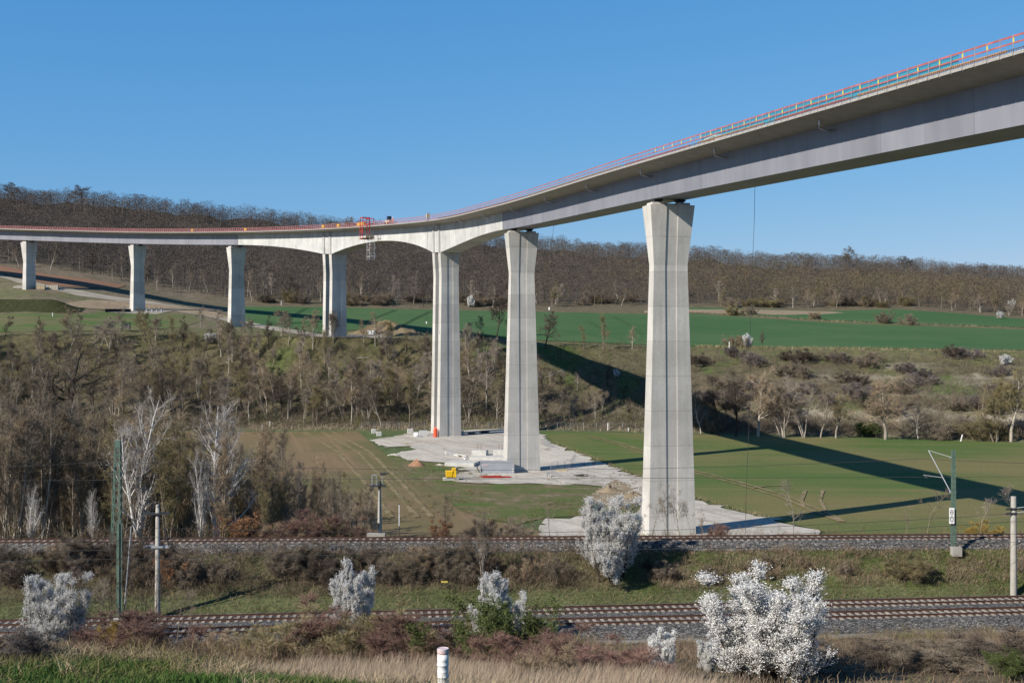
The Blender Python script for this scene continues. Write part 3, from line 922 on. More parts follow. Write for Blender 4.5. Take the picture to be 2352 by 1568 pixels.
# masts -----------------------------------------------------------------
def lattice_mast():
    p = Vector(((267 - 1176) / FD * 104.6, 104.6, -18.95))
    o = empty('lattice_mast', p, 0, 'tapering green lattice mast standing on the railway bank', 'mast')
    H = 9.6
    b = MB(); b.box((0, 0, -.35), (1.5, 1.2, 1.1)); b.build('concrete_base', M['conc_block'], o)
    w0, w1 = .42, .20
    def cor(z, i, j): w = w0 + (w1 - w0) * z / H; return Vector((i * w + .16 * z / H, j * w * .7, z + .2))
    for i in (-1, 1):
        for j in (-1, 1):
            b = MB(); b.bar(cor(0, i, j), cor(H, i, j), .085); b.build('leg', M['mast_green'], o)
    b = MB(); n = 13
    for k in range(n):
        z0, z1 = H * k / n, H * (k + 1) / n
        for j in (-1, 1):
            b.bar(cor(z0, -1, j), cor(z1, 1, j), .035); b.bar(cor(z0, 1, j), cor(z1, -1, j), .035)
        for i in (-1, 1):
            b.bar(cor(z0, i, -1), cor(z1, i, 1), .05)
    b.build('bracing', M['mast_green'], o)
    b = MB(); b.box((.16, 0, H + .15), (.48, .38, .62)); b.build('head_plate', M['mast_green'], o)
    b = MB(); b.tube([(.35, 0, H * .68), (.95, .0, H * .89)], .035, 5); b.build('cantilever_strut', M['alu'], o)
    b = MB(); b.tube([(-.9, -.2, H * .82), (-.45, -.2, H * .825)], .09, 8); b.build('insulator', M['dark'], o)
    return o
lattice_mast()

def strut_mast():
    Y = 92.0; x = (274 - 1176) / FD * Y
    gz = ground_z(x, Y)
    o = empty('steel_mast', (x, Y, gz), 0, 'slim green steel mast with a leaning grey strut in front of the lattice mast', 'mast')
    H = -((1201 - 784) / FD * Y) - gz
    b = MB()
    b.bar((-.12, 0, -.3), (-.10, 0, H), .05, .22); b.bar((.12, 0, -.3), (.10, 0, H), .05, .22); b.bar((0, 0, -.3), (0, 0, H), .22, .04)
    b.build('post', M['mast_green'], o)
    b = MB(); b.tube([(.42, -.2, 0.2), (1.02, -.2, H - .2)], .055, 6); b.build('strut', M['alu'], o)
    b = MB(); b.box((.1, -.1, -.1), (1.1, .9, .5)); b.build('concrete_base', M['conc_block'], o)
strut_mast()

def concrete_mast_left():
    Y = 93.6; x = (362 - 1176) / FD * Y; gz = ground_z(x, Y)
    H = -((1166 - 784) / FD * Y) - gz
    o = empty('concrete_mast', (x, Y, gz), 0, 'round concrete mast with two crossarms at the left', 'mast')
    b = MB(); b.lathe((0, 0, 0), [(.24, -.3), (.235, 0), (.155, H)], 14); b.build('shaft', M['mast_conc'], o, smooth=True)
    for z in (H - .45, H - 2.55 - .55):
        b = MB(); b.box((-.05, -.22, z), (2.0, .12, .14)); b.box((-.05, .22, z), (2.0, .12, .14)); b.build('crossarm', M['dark' if z > H - 1 else 'alu'], o)
    b = MB(); b.lathe((0, 0, H), [(.15, 0), (.15, .25), (.10, .28)], 10); b.build('cap', M['mast_conc'], o)
    for dx in (-1.0, .95):
        b = MB(); b.tube([(dx, -.1, H - 3.1), (dx - (.45 if dx > 0 else 1.05), -.1, H - 1.05)], .05, 6); b.tube([(dx - (.45 if dx > 0 else 1.05), -.1, H - 1.05), (.1 if dx > 0 else -.9, -.1, H - .5)], .03, 5)
        b.build('cantilever', M['dark'], o)
concrete_mast_left()

def signal_mast():
    Y = 111.5; x = (872 - 1176) / FD * Y; gz = -(1228 - 784) / FD * Y
    o = empty('signal_mast', (x, Y, gz), 0, 'tapered concrete post with a small signal platform and lamp on top', 'signal')
    H = (1228 - 1118) / FD * Y
    b = MB(); b.lathe((0, 0, 0), [(.27, -1.5), (.24, 0), (.12, H)], 4); b.build('post', M['mast_conc'], o)
    b = MB(); b.box((-.1, 0, H + .12), (1.35, .8, .10)); b.lathe((0, 0, H - .05), [(.16, 0), (.2, .3), (.12, .6)], 8); b.build('platform', M['dark'], o)
    b = MB()
    for q in ((-.72, -.3), (-.72, .3), (-.3, -.3), (-.3, .3)): b.tube([(q[0], q[1], H + .15), (q[0], q[1], H + 1.15)], .025, 5)
    b.tube([(-.72, -.3, H + 1.15), (-.3, -.3, H + 1.15), (-.3, .3, H + 1.15), (-.72, .3, H + 1.15), (-.72, -.3, H + 1.15)], .025, 5)
    b.build('handrail', M['galv'], o)
    b = MB(); b.tube([(.25, 0, H + .1), (.25, 0, H + 1.3)], .04, 6); b.build('lamp_pole', M['galv'], o)
    b = MB(); b.box((.35, 0, H + 1.25), (.6, .28, .20)); b.bar((.5, 0, H + 1.3), (.95, 0, H + 1.33), .2, .06); b.build('lamp_head', M['dark'], o)
    b = MB()
    for k in range(6):
        z = .9 + k * .55; s = 1 if k % 2 else -1
        b.tube([(s * .14, 0, z), (s * .36, 0, z)], .018, 4)
    b.build('climbing_step', M['galv'], o)
    b = MB(); b.box((-.3, -.2, -.1), (1.7, .8, .6)); b.build('concrete_base', M['mast_conc'], o)
    b = MB(); b.box((-.45, -.35, .95), (.34, .3, .75)); b.build('cabinet', M['dark'], o)
signal_mast()
Y = 111.0; x = (917 - 1176) / FD * Y
o = empty('marker_pole', (x, Y, -(1230 - 784) / FD * Y), 0, 'thin white pole with a black foot beside the signal mast', 'pole')
b = MB(); b.tube([(0, 0, -.5), (0, 0, .95)], .035, 6); b.build('foot', M['dark'], o)
b = MB(); b.tube([(0, 0, .95), (0, 0, 2.95)], .045, 6); b.build('shaft', M['white'], o)
b = MB(); b.tube([(0, 0, 2.95), (0, 0, 3.03)], .055, 6); b.build('cap', M['dark'], o)

def green_mast_right():
    Y = 105.2; x = (2190 - 1176) / FD * Y; gz = -(1252 - 784) / FD * Y
    H = (1252 - 1033) / FD * Y
    o = empty('frame_mast', (x, Y, gz), 0, 'green ladder-framed mast with a cantilever and white sign', 'mast')
    b = MB(); b.box((.15, -.2, -.5), (.85, .7, .8)); b.build('concrete_base', M['mast_conc'], o)
    for s in (-1, 1):
        b = MB(); b.bar((s * .15, 0, 0), (s * .085, 0, H), .075, .2); b.build('chord', M['mast_green'], o)
    b = MB()
    for k in range(18):
        z = .2 + k * (H - .3) / 17; w = .15 - .065 * z / H
        b.box((0, 0, z), (2 * w, .12, .08))
    b.build('rungs', M['mast_green'], o)
    zt = (1253 - 1050) / FD * Y * 1.0
    A = Vector((-1.65, 1.7, (1252 - 1038) / FD * Y)); B = Vector((-.2, .1, (1252 - 1131) / FD * Y)); T = Vector((-.12, .1, (1252 - 1050.5) / FD * Y))
    b = MB(); b.tube([B, A], .045, 6); b.build('cantilever_tube', M['alu'], o)
    b = MB(); b.tube([A, T], .025, 5); b.build('top_tie', M['alu'], o)
    C1 = B + (A - B) * .35
    b = MB(); b.tube([C1, Vector((-2.1, 1.8, C1.z + .12))], .025, 5); b.tube([Vector((-2.05, 1.8, C1.z + .1)), Vector((-1.75, 1.8, C1.z - .15))], .02, 5); b.build('registration_arm', M['alu'], o)
    for P in (T, B):
        b = MB(); b.tube([P + Vector((-.14, 0, .02)), P + Vector((.06, 0, -.02))], .085, 8); b.build('insulator', M['alu'], o)
    # sign: white plate with two black rings, the upper one crossed
    zc = (1252 - 1183) / FD * Y
    sgn = MB(); sgn.box((-.24, -.22, zc), (.46, .03, 1.42)); so = sgn.build('sign_plate', M['white'], o)
    b = MB()
    for dz, sx_, sz_ in ((.30, .11, .22), (-.30, .12, .24)):
        ring = [(-.24 + sx_ * math.cos(2 * math.pi * k / 16), -.24, zc + dz + sz_ * math.sin(2 * math.pi * k / 16)) for k in range(17)]
        b.tube(ring, .026, 4)
    b.tube([(-.24 - .13, -.24, zc + .30), (-.24 + .13, -.24, zc + .30)], .022, 4)
    b.build('sign_marks', M['dark'], so)
green_mast_right()

def concrete_mast_right():
    Y = 101.5; x = (2328 - 1176) / FD * Y; gz = ground_z(x, Y)
    H = -((1140 - 784) / FD * Y) - gz
    o = empty('concrete_mast', (x, Y, gz), 0, 'round concrete mast with clamps near its top at the right edge', 'mast')
    b = MB(); b.lathe((0, 0, 0), [(.29, -.3), (.285, 0), (.225, H), (.20, H + .03)], 14); b.build('shaft', M['mast_conc'], o, smooth=True)
    for z in (H - 1.05, H - 1.45):
        b = MB(); b.lathe((0, 0, z), [(.29, -.1), (.29, .1)], 12); b.build('clamp', M['dark'], o)
        b = MB(); b.tube([(-.75, -.2, z - .02), (-.25, -.2, z)], .08, 8); b.build('insulator', M['dark'], o)
        b = MB(); b.tube([(.2, -.2, z + .1), (1.9, -.6, z + .35)], .04, 6); b.build('arm', M['alu'], o)
    b = MB(); b.tube([(.2, -.2, H - 4.1), (1.9, -.4, H - 3.2)], .05, 6); b.build('lower_arm', M['dark'], o)
concrete_mast_right()

# white ribbed marker post in the near grass
def marker_post():
    Y = 16.0; x = (1017.5 - 1176) / FD * Y
    ztop = -(1487 - 784) / FD * Y; gz = ground_z(x, Y)
    o = empty('marker_post', (x, Y, gz), 0, 'white ribbed plastic marker post with a pinkish cap in the near grass', 'post')
    h = ztop - gz; r = 13.2 / FD * Y
    prof = [(r, -.25)]
    z = h - .075
    seg = 27.3 / FD * Y
    marks = []
    while z - seg > -.2:
        marks.append(z - seg); z -= seg
    prof = [(r * .97, -.25)]
    for zz in sorted(marks):
        prof += [(r * .95, zz - .004), (r * 1.0, zz), (r * 1.07, zz + .008), (r * 1.07, zz + .014), (r * .99, zz + .03), (r * .98, zz + seg * .45), (r * 1.03, zz + seg * .5), (r * .98, zz + seg * .56)]
    prof = [p for p in prof if p[1] < h - .08]
    prof += [(r * .97, h - .078)]
    b = MB(); b.lathe((0, 0, 0), prof, 24); b.build('tube', M['white'], o, smooth=True)
    M['pink'] = plain('pinkish_cap', (.62, .50, .50, 1), .5)
    M['pinkline'] = plain('faded_red_band', (.50, .28, .24, 1), .6)
    b = MB(); b.lathe((0, 0, h - .078), [(r * .985, 0), (r * .985, .02)], 24); b.build('red_band', M['pinkline'], o)
    b = MB(); b.lathe((0, 0, h - .06), [(r * 1.03, 0), (r * 1.03, .05), (r * .97, .057), (r * .8, .05)], 24); b.build('cap', M['pink'], o)
marker_post()

# small yellow kilometre board on the bank
h_ = hit(1021, 1352)
o = empty('track_sign', h_, 0, 'small yellow board on two legs on the grassy bank', 'sign')
for sx_ in (-.22, .22):
    b = MB(); b.box((sx_, 0, .25), (.06, .06, .8)); b.build('leg', M['dark'], o)
M['pale_yellow'] = plain('faded_yellow', (.58, .47, .10, 1), .6)
b = MB(); b.box((0, -.02, .62), (.56, .05, .15)); b.build('board', M['pale_yellow'], o)
# ------------------------------------------------------------------ vegetation builders
def norm(a): return a / np.maximum(np.linalg.norm(a, axis=-1, keepdims=True), 1e-9)
def rand_perp(D, r):
    R = r.normal(size=D.shape); R -= (R * D).sum(-1, keepdims=True) * D
    return norm(R)

def tri_cloud(P, D, L, W, r, bend=0.0):
    """one slim blade per row: base P, along D"""
    S = rand_perp(D, r) * (W / 2)[:, None]
    T = P + D * L[:, None]
    V = np.stack([P - S, P + S, T], 1).reshape(-1, 3)
    F = np.arange(len(P) * 3).reshape(-1, 3)
    return V, F

def tubes(pts, rad, k):
    """pts (n, m, 3), rad (n, m): tapering k-sided tubes"""
    n, m, _ = pts.shape
    T = np.zeros_like(pts)
    T[:, 1:-1] = pts[:, 2:] - pts[:, :-2]; T[:, 0] = pts[:, 1] - pts[:, 0]; T[:, -1] = pts[:, -1] - pts[:, -2]
    T = norm(T)
    ref = np.where(np.abs(T[:, :1, 2:3]) < .8, np.array([0, 0, 1.0]), np.array([1.0, 0, 0]))
    E1 = norm(np.cross(T, np.broadcast_to(ref, T.shape))); E2 = np.cross(E1, T)
    a = np.arange(k) * 2 * math.pi / k
    V = pts[:, :, None, :] + rad[:, :, None, None] * (np.cos(a)[None, None, :, None] * E1[:, :, None, :] + np.sin(a)[None, None, :, None] * E2[:, :, None, :])
    i = np.arange(n * m * k).reshape(n, m, k)
    j = np.roll(i, -1, axis=2)
    F = np.stack([i[:, :-1], j[:, :-1], j[:, 1:], i[:, 1:]], -1).reshape(-1, 4)
    return V.reshape(-1, 3), F

class Acc:
    def __init__(s): s.V, s.F, s.n = [], {3: [], 4: []}, 0
    def add(s, V, F):
        s.V.append(V); s.F[F.shape[1]].append(F + s.n); s.n += len(V)
    def mesh(s, name, mat):
        if not s.V: return None
        return np_mesh(name, np.concatenate(s.V), [np.concatenate(f) for f in s.F.values() if f], mat)

def grow(r, P, D, L, R, seg, wig, up, tip=.25):
    """random-walk branches -> points (n, seg+1, 3) and radii"""
    pts = [P]; d = D
    for k in range(seg):
        d = norm(d + r.normal(size=d.shape) * wig + np.array([0, 0, 1.0]) * up)
        pts.append(pts[-1] + d * (L / seg)[:, None])
    pts = np.stack(pts, 1)
    rad = R[:, None] * np.linspace(1, tip, seg + 1)[None]
    return pts, rad

def spawn(r, pts, rad, n, t0, t1, ang, sd, ratio, L, shape=0.5, rr=.6):
    """n children on each branch"""
    N, m, _ = pts.shape
    t = np.sort(r.uniform(t0, t1, (N, n)), axis=1)
    f = t * (m - 1); i = np.minimum(f.astype(int), m - 2); w = (f - i)[..., None]
    rows = np.arange(N)[:, None]
    P = pts[rows, i] * (1 - w) + pts[rows, i + 1] * w
    T = norm(pts[rows, i + 1] - pts[rows, i])
    Rr = rad[rows, i] * (1 - w[..., 0]) + rad[rows, i + 1] * w[..., 0]
    a = np.radians(r.normal(ang, sd, (N, n)))[..., None]
    S = rand_perp(T, r)
    D = norm(T * np.cos(a) + S * np.sin(a))
    ln = L[:, None] * ratio * (1 - shape * (t - t0) / (t1 - t0 + 1e-9)) * r.uniform(.7, 1.2, (N, n))
    return P.reshape(-1, 3), D.reshape(-1, 3), ln.ravel(), (Rr * rr).ravel()

def make_tree(seed, H, trunk_r, stems=1, spread=.15, clear=.25, limbs=14, ang=45, limb_len=.42, up=.10, wig=.12, n2=7, n3=6, twigs=3,
              twig_w=.04, twig_len=.8, k0=6, lean=.04, limb_shape=.6, ang2=40, base_r=0.0, leaf=None, twig_up=.15):
    """returns trunk arrays, crown arrays (both built of real branches)"""
    r = np.random.default_rng(seed)
    P = np.zeros((stems, 3)); P[:, :2] = r.normal(size=(stems, 2)) * base_r
    D = norm(np.concatenate([r.normal(size=(stems, 2)) * (lean if stems == 1 else spread), np.ones((stems, 1))], 1))
    if base_r: D = norm(D + P * np.array([.5, .5, 0]) / max(base_r, .01) * spread)
    L = H * r.uniform((.62 if stems > 20 else .75) if stems > 1 else .97, 1.0, stems) * .95
    if stems > 20:                                        # middle stems stand tallest
        hm = np.linalg.norm(D[:, :2], axis=1); L = L * (1.12 - .50 * hm / hm.max())
    R = np.full(stems, trunk_r) * r.uniform(.7, 1, stems)
    P[:, 2] -= .4
    pts, rad = grow(r, P, D, L + .4, R, 9, wig * .45, up * .3, .12)
    tk, cr = Acc(), Acc()
    tk.add(*tubes(pts, rad, k0))
    p1 = spawn(r, pts, rad, limbs, clear, .97, ang, 11, limb_len, L, limb_shape, .55)
    q1, r1 = grow(r, *p1, 6, wig, up, .22)
    tk.add(*tubes(q1, r1, 4))
    p2 = spawn(r, q1, r1, n2, .2, 1.0, ang2, 12, .45, p1[2], .55, .6)
    q2, r2 = grow(r, *p2, 3, wig * 1.2, up, .3)
    r2 = np.maximum(r2, twig_w * .28)
    cr.add(*tubes(q2, r2, 3))
    tipsP = []
    if n3:
        p3 = spawn(r, q2, r2, n3, .15, 1.0, 38, 14, .55, p2[2], .4, .6)
        d3 = norm(p3[1] + np.array([0, 0, twig_up]))
        L3 = np.maximum(p3[2], twig_len * .6)
        cr.add(*tri_cloud(p3[0], d3, L3, np.full(len(L3), twig_w), r))
        tipsP.append((p3[0], d3, L3))
        if twigs:
            n = len(L3); t = r.uniform(.2, .95, (n, twigs))
            Pt = (p3[0][:, None] + d3[:, None] * (L3[:, None] * t)[..., None]).reshape(-1, 3)
            Dt = norm(np.repeat(d3, twigs, 0) + r.normal(size=(n * twigs, 3)) * .55 + np.array([0, 0, twig_up]))
            Lt = twig_len * r.uniform(.5, 1.1, n * twigs)
            cr.add(*tri_cloud(Pt, Dt, Lt, np.full(len(Lt), twig_w * .8), r))
            tipsP.append((Pt, Dt, Lt))
    lf = None
    if leaf:
        lf = Acc(); cnt, size = leaf
        PP = np.concatenate([a for a, _, _ in tipsP]); DD = np.concatenate([b for _, b, _ in tipsP]); LL = np.concatenate([c for _, _, c in tipsP])
        for k in range(cnt):
            t = r.uniform(.05, 1.05, len(PP))
            C = PP + DD * (LL * t)[:, None] + r.normal(size=PP.shape) * size * .5
            a = norm(r.normal(size=PP.shape)); b = rand_perp(a, r); s = size * r.uniform(.6, 1.2, len(PP))[:, None]
            V = np.stack([C - a * s, C - b * s * .8, C + a * s, C + b * s * .8], 1).reshape(-1, 3)
            lf.add(V, np.arange(len(V)).reshape(-1, 4))
    return tk, cr, lf

def twig_mat(name, c, var=.3, rough=.9):
    t = NT(name, rough, spec=.1)
    lo = tuple(v * (1 - var) for v in c) + (1,); hi = tuple(v * (1 + var) for v in c) + (1,)
    n = t.noise(1.3, 3, .6)
    col = t.ramp(n, [(.3, lo), (.7, hi)])
    col = t.mix(1.0, col, t.ramp(t.rand(), [(0, .75), (1, 1.25)]), 'MULTIPLY')
    t.color(col); return t.m
M['bark'] = twig_mat('brown_bark', (.20, .165, .125))
M['bark_grey'] = twig_mat('grey_bark', (.33, .29, .24))
M['bark_dark'] = twig_mat('dark_bark', (.05, .042, .035))
M['twig'] = twig_mat('brown_twigs', (.20, .163, .122))
M['twig_grey'] = twig_mat('grey_twigs', (0.260, 0.215, 0.176))
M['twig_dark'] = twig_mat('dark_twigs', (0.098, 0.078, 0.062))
M['twig_olive'] = twig_mat('olive_twigs', (.215, .18, .095))
M['twig_tan'] = twig_mat('tan_twigs', (.275, .21, .14))
M['twig_red'] = twig_mat('red_twigs', (.19, .115, .092))
M['twig_purple'] = twig_mat('purple_grey_twigs', (.165, .14, .128))
M['twig_yellow'] = twig_mat('yellow_twigs', (.30, .21, .06))
M['twig_green'] = twig_mat('budding_green_twigs', (0.124, 0.156, 0.046))
M['blossom'] = twig_mat('white_blossom', (.86, .85, .82), .06)
_n, _l = M['blossom'].node_tree.nodes, M['blossom'].node_tree.links      # thin petals let light through
_tr = _n.new('ShaderNodeBsdfTranslucent'); _tr.inputs['Color'].default_value = (.86, .85, .82, 1)
_ad = _n.new('ShaderNodeMixShader'); _ad.inputs[0].default_value = .42
_l.new(_n['Principled BSDF'].outputs[0], _ad.inputs[1]); _l.new(_tr.outputs[0], _ad.inputs[2]); _l.new(_ad.outputs[0], _n['Material Output'].inputs['Surface'])
M['copper'] = twig_mat('withered_copper_leaves', (.25, .125, .065), .35)
M['greenleaf'] = twig_mat('young_green_leaves', (.090, .112, .042), .35)
t = NT('birch_bark', .8, spec=.15)
n = t.noise(2.2, 5, .75, vec=t.pos((1, 1, 2.2)))
t.color(t.ramp(n, [(.36, (.10, .085, .075, 1)), (.44, (.55, .53, .50, 1)), (.7, (.70, .68, .65, 1))])); M['birch'] = t.m
M['birch_twig'] = twig_mat('pale_birch_twigs', (.50, .46, .42), .2)

class Kind:
    """one modelled plant; every placing is its own object with its own trunk and crown"""
    def __init__(s, name, cat, H, tk, cr, lf, mt, mc, ml=None, leafname='blossom'):
        s.name, s.cat, s.H = name, cat, H
        s.parts = [(n_, a.mesh(n_, m_)) for n_, a, m_ in ((('trunk' if 'tree' in name else 'stems'), tk, mt), (('crown' if 'tree' in name else 'twigs'), cr, mc), (leafname, lf, ml)) if a is not None]
    def place(s, p, h, label, group=None, rz=None, wide=1.0, sink=.1):
        k = h / s.H
        rz = random.uniform(0, 6.28) if rz is None else rz
        o = empty(s.name, (p[0], p[1], p[2] - sink * k), rz, label, s.cat, group)
        o.scale = (k * wide, k * wide, k)
        for n_, me in s.parts: link(n_, me, o)
        return o
def kinds(name, cat, n, H, mt, mc, ml=None, leafname='blossom', seed0=0, **kw):
    return [Kind(name, cat, H, *make_tree(seed0 + i, H, **kw), M[mt], M[mc], M[ml] if ml else None, leafname) for i in range(n)]

random.seed(11)
KB = dict(clear=.28, limbs=13, n2=7, n3=6, twigs=3)
K_slope = {c: kinds('bare_tree', 'tree', 2, 12.0, b, c, seed0=100 + 10 * i, trunk_r=.24, ang=38, clear=.25, limbs=16, limb_len=.36, up=.13, wig=.17, n2=8, n3=6, twigs=3, twig_w=.038, twig_len=.8)
           for i, (c, b) in enumerate((('twig', 'bark_grey'), ('twig_grey', 'bark_grey'), ('twig_olive', 'bark'), ('twig_tan', 'bark_grey'), ('twig_dark', 'bark_dark')))}
K_multi = {c: kinds('bare_tree', 'tree', 2, 12.0, b, c, seed0=180 + 10 * i, trunk_r=.16, stems=4, spread=.14, base_r=.25, clear=.3, limbs=9, ang=32, limb_len=.32, up=.15, wig=.16, n2=7, n3=6, twigs=3, twig_w=.038, twig_len=.8)
           for i, (c, b) in enumerate((('twig', 'bark_grey'), ('twig_grey', 'bark_grey'), ('twig_olive', 'bark')))}
K_thick = {c: kinds('thicket_tree', 'tree', 2, 12.0, b, c, seed0=300 + 10 * i, trunk_r=.10, stems=3, spread=.07, base_r=.55, clear=.16, limbs=15, ang=26, limb_len=.26, up=.16, wig=.13, n2=7, n3=5, twigs=3, twig_w=.026, twig_len=.55, k0=5)
           for i, (c, b) in enumerate((('twig', 'bark_grey'), ('twig_olive', 'bark'), ('twig_tan', 'bark')))}
K_sap = {c: kinds('bare_tree', 'tree', 2, 7.0, b, c, seed0=360 + 10 * i, trunk_r=.07, ang=40, clear=.25, limbs=11, limb_len=.38, up=.14, wig=.2, n2=6, n3=4, twigs=2, twig_w=.022, twig_len=.45, k0=5)
         for i, (c, b) in enumerate((('twig', 'bark'), ('twig_grey', 'bark_grey'), ('twig_dark', 'bark_dark')))}
K_shrub = {c: kinds('bare_shrub', 'shrub', 2, 3.0, b, c, seed0=420 + 10 * i, trunk_r=.028, stems=22, spread=.30, base_r=.55, clear=.12, limbs=7, ang=30, limb_len=.34, up=.08, wig=.15, n2=6, n3=5, twigs=2, twig_w=.020, twig_len=.38, k0=4)
           for i, (c, b) in enumerate((('twig', 'bark'), ('twig_red', 'bark'), ('twig_olive', 'bark'), ('twig_purple', 'bark'), ('twig_tan', 'bark'), ('twig_dark', 'bark_dark'), ('twig_yellow', 'twig_yellow')))}
K_green = kinds('budding_shrub', 'shrub', 1, 3.5, 'bark', 'twig_green', 'greenleaf', 'leaves', seed0=520, trunk_r=.035, stems=16, spread=.34, base_r=.5, clear=.12, limbs=7, ang=32, limb_len=.36, up=.06, wig=.16, n2=5, n3=4, twigs=2, twig_w=.022, twig_len=.35, k0=4, leaf=(2, .035))
K_blos = [Kind('blossoming_shrub', 'shrub', 5.0, *make_tree(540 + i, 5.0, trunk_r=.04, stems=30, spread=.24, base_r=.40, clear=.08, limbs=13, ang=34, limb_len=.27, limb_shape=.86, up=.20, wig=.12, n2=6, n3=5, twigs=2, twig_w=.016, twig_len=.36, k0=4, leaf=(6, .0225), twig_up=.6), M['bark_dark'], M['twig_dark'], M['blossom']) for i in range(3)]
K_bloN = [Kind('blossoming_shrub', 'shrub', 5.0, *make_tree(560 + i, 5.0, trunk_r=.04, stems=24, spread=.24, base_r=.40, clear=.08, limbs=11, ang=34, limb_len=.27, limb_shape=.86, up=.20, wig=.12, n2=6, n3=4, twigs=2, twig_w=.016, twig_len=.36, k0=4, leaf=(7, .034), twig_up=.6), M['bark_dark'], M['twig_dark'], M['blossom']) for i in range(2)]
K_copper = kinds('copper_leaved_shrub', 'shrub', 1, 3.5, 'bark', 'twig', 'copper', 'leaves', seed0=580, trunk_r=.04, stems=7, spread=.22, base_r=.3, clear=.08, limbs=10, ang=50, limb_len=.32, up=.06, wig=.16, n2=5, n3=4, twigs=2, twig_w=.02, twig_len=.3, k0=4, leaf=(2, .045))
K_birch = [Kind('birch_tree', 'tree', 16.0, *make_tree(600 + i, 16.0, trunk_r=.27, stems=2, spread=.07, base_r=.18, clear=.16, limbs=24, ang=38, limb_len=.42, up=.12, wig=.09, n2=8, n3=3, twigs=2, twig_w=.022, twig_len=.8, k0=8, limb_shape=.62), M['birch'], M['birch_twig'], None) for i in range(2)]
K_oak = [Kind('old_oak_tree', 'tree', 20.0, *make_tree(640, 20.0, trunk_r=.85, clear=.32, limbs=13, ang=58, limb_len=.55, up=.05, wig=.32, n2=9, n3=8, twigs=3, twig_w=.06, twig_len=.9, limb_shape=.35, ang2=55), M['bark_dark'], M['twig_dark'], None)]
K_round = {c: kinds('broad_tree', 'tree', 1, 14.0, b, c, seed0=660 + i, trunk_r=.38, clear=.26, limbs=18, ang=46, limb_len=.46, up=.08, wig=.2, n2=9, n3=8, twigs=4, twig_w=.05, twig_len=.8, limb_shape=.45)
           for i, (c, b) in enumerate((('twig_tan', 'bark_grey'), ('twig_olive', 'bark_grey'), ('twig', 'bark'), ('twig_dark', 'bark_dark')))}
pick = random.choice
def any_of(d, *ks): return pick(d[pick(ks)])

# ---------------------------------------------------------------- the wood on the far hill (one mass)
def hill_points(n, b0, b1, u0=-.60, u1=.60, seed=5):
    r = np.random.default_rng(seed)
    b = r.uniform(b0, b1, n); u = r.uniform(u0, u1, n)
    ci = np.interp(u, us, np.arange(NC)); ri = np.interp(b, band_, np.arange(NR))
    c0 = ci.astype(int); r0 = np.minimum(ri.astype(int), NR - 2); fc = (ci - c0)[:, None]; fr = (ri - r0)[:, None]
    return (G[r0, c0] * (1 - fc) + G[r0, c0 + 1] * fc) * (1 - fr) + (G[r0 + 1, c0] * (1 - fc) + G[r0 + 1, c0 + 1] * fc) * fr, b, u

def mass(name, P, H, wid, nt, colA, tl, tw, seed, trunk=True, trunkc=(.15, .132, .115), low=.25, upw=.9, nt_trunk=None, cv=.27):
    r = np.random.default_rng(seed)
    n = len(P)
    ph = r.uniform(0, 2 * math.pi, (n, nt)); rr = np.sqrt(r.uniform(0, 1, (n, nt)))
    zz = r.uniform(0, 1, (n, nt)) ** .85
    prof = np.sin(np.clip(.18 + .80 * zz, 0, 1) * math.pi) ** .7
    off = np.stack([np.cos(ph) * rr * prof * wid[:, None] / 2, np.sin(ph) * rr * prof * wid[:, None] / 2, H[:, None] * (low + (.93 - low) * zz)], -1)
    B = (P[:, None] + off).reshape(-1, 3)
    D = norm(off * np.array([1, 1, 0]) / wid[:, None, None] * 1.6 + r.normal(size=off.shape) * .45 + np.array([0, 0, upw])).reshape(-1, 3)
    L = (tl * r.uniform(.6, 1.3, (n, nt)) * (H / H.mean())[:, None]).ravel(); W = (tw * r.uniform(.6, 1.4, n * nt))
    V, F = tri_cloud(B - D * L[:, None] * .4, D, L, W, r)
    C = np.repeat((colA[:, None] * r.uniform(1 - cv, 1 + cv, (n, nt, 1))).reshape(-1, 3), 3, 0)
    if trunk:
        if nt_trunk is not None: P, H, n = P[nt_trunk], H[nt_trunk], int(nt_trunk.sum())
        V2, F2 = tri_cloud(P - np.array([0, 0, .5]), norm(r.normal(size=P.shape) * .06 + np.array([0, 0, 1.0])), H * .95, np.full(n, .34), r)
        F = np.concatenate([F, F2 + len(V)]); V = np.concatenate([V, V2])
        C = np.concatenate([C, np.repeat(np.array(trunkc) * r.uniform(.5, 1.5, (n, 1)), 3, 0)])
    return np_mesh(name, V, F, M['mass'], C)
t = NT('vertex_coloured_twigs', .9, spec=.1); t.color(t.attr()); M['mass'] = t.m

def patch_colours(P, pal, scale, seed):
    r = np.random.default_rng(seed)
    f = fbm(P[:, 0] / scale, P[:, 1] / scale, seed, 3) + r.normal(0, .07, len(P))
    pal = np.array(pal); i = np.clip(((f + .3) / .6 * len(pal)).astype(int), 0, len(pal) - 1)
    return pal[i] * r.uniform(.8, 1.2, (len(P), 1))
P, b, u = hill_points(8000, 36.10, 38.25, seed=6)
P2_, b2_, u2_ = hill_points(1500, 37.75, 38.12, seed=66)        # the crest stands close
P, b, u = np.concatenate([P, P2_]), np.concatenate([b, b2_]), np.concatenate([u, u2_])
x_img = 1176 + FD * P[:, 0] / P[:, 1]
pal_l = [(.075, .062, .052), (.10, .082, .068), (.085, .07, .06), (.115, .092, .072), (.10, .085, .065)]
pal_r = [(.10, .082, .066), (.15, .115, .062), (.12, .095, .07), (.165, .125, .075), (.11, .10, .055), (.085, .07, .058)]
Cl, Cr = patch_colours(P, pal_l, 45, 7), patch_colours(P, pal_r, 45, 8)
wr = np.clip((x_img - 1000) / 700, 0, 1)[:, None] * np.clip((37.6 - b) / .8, .25, 1)[:, None]
colF = Cl * (1 - wr) + Cr * wr
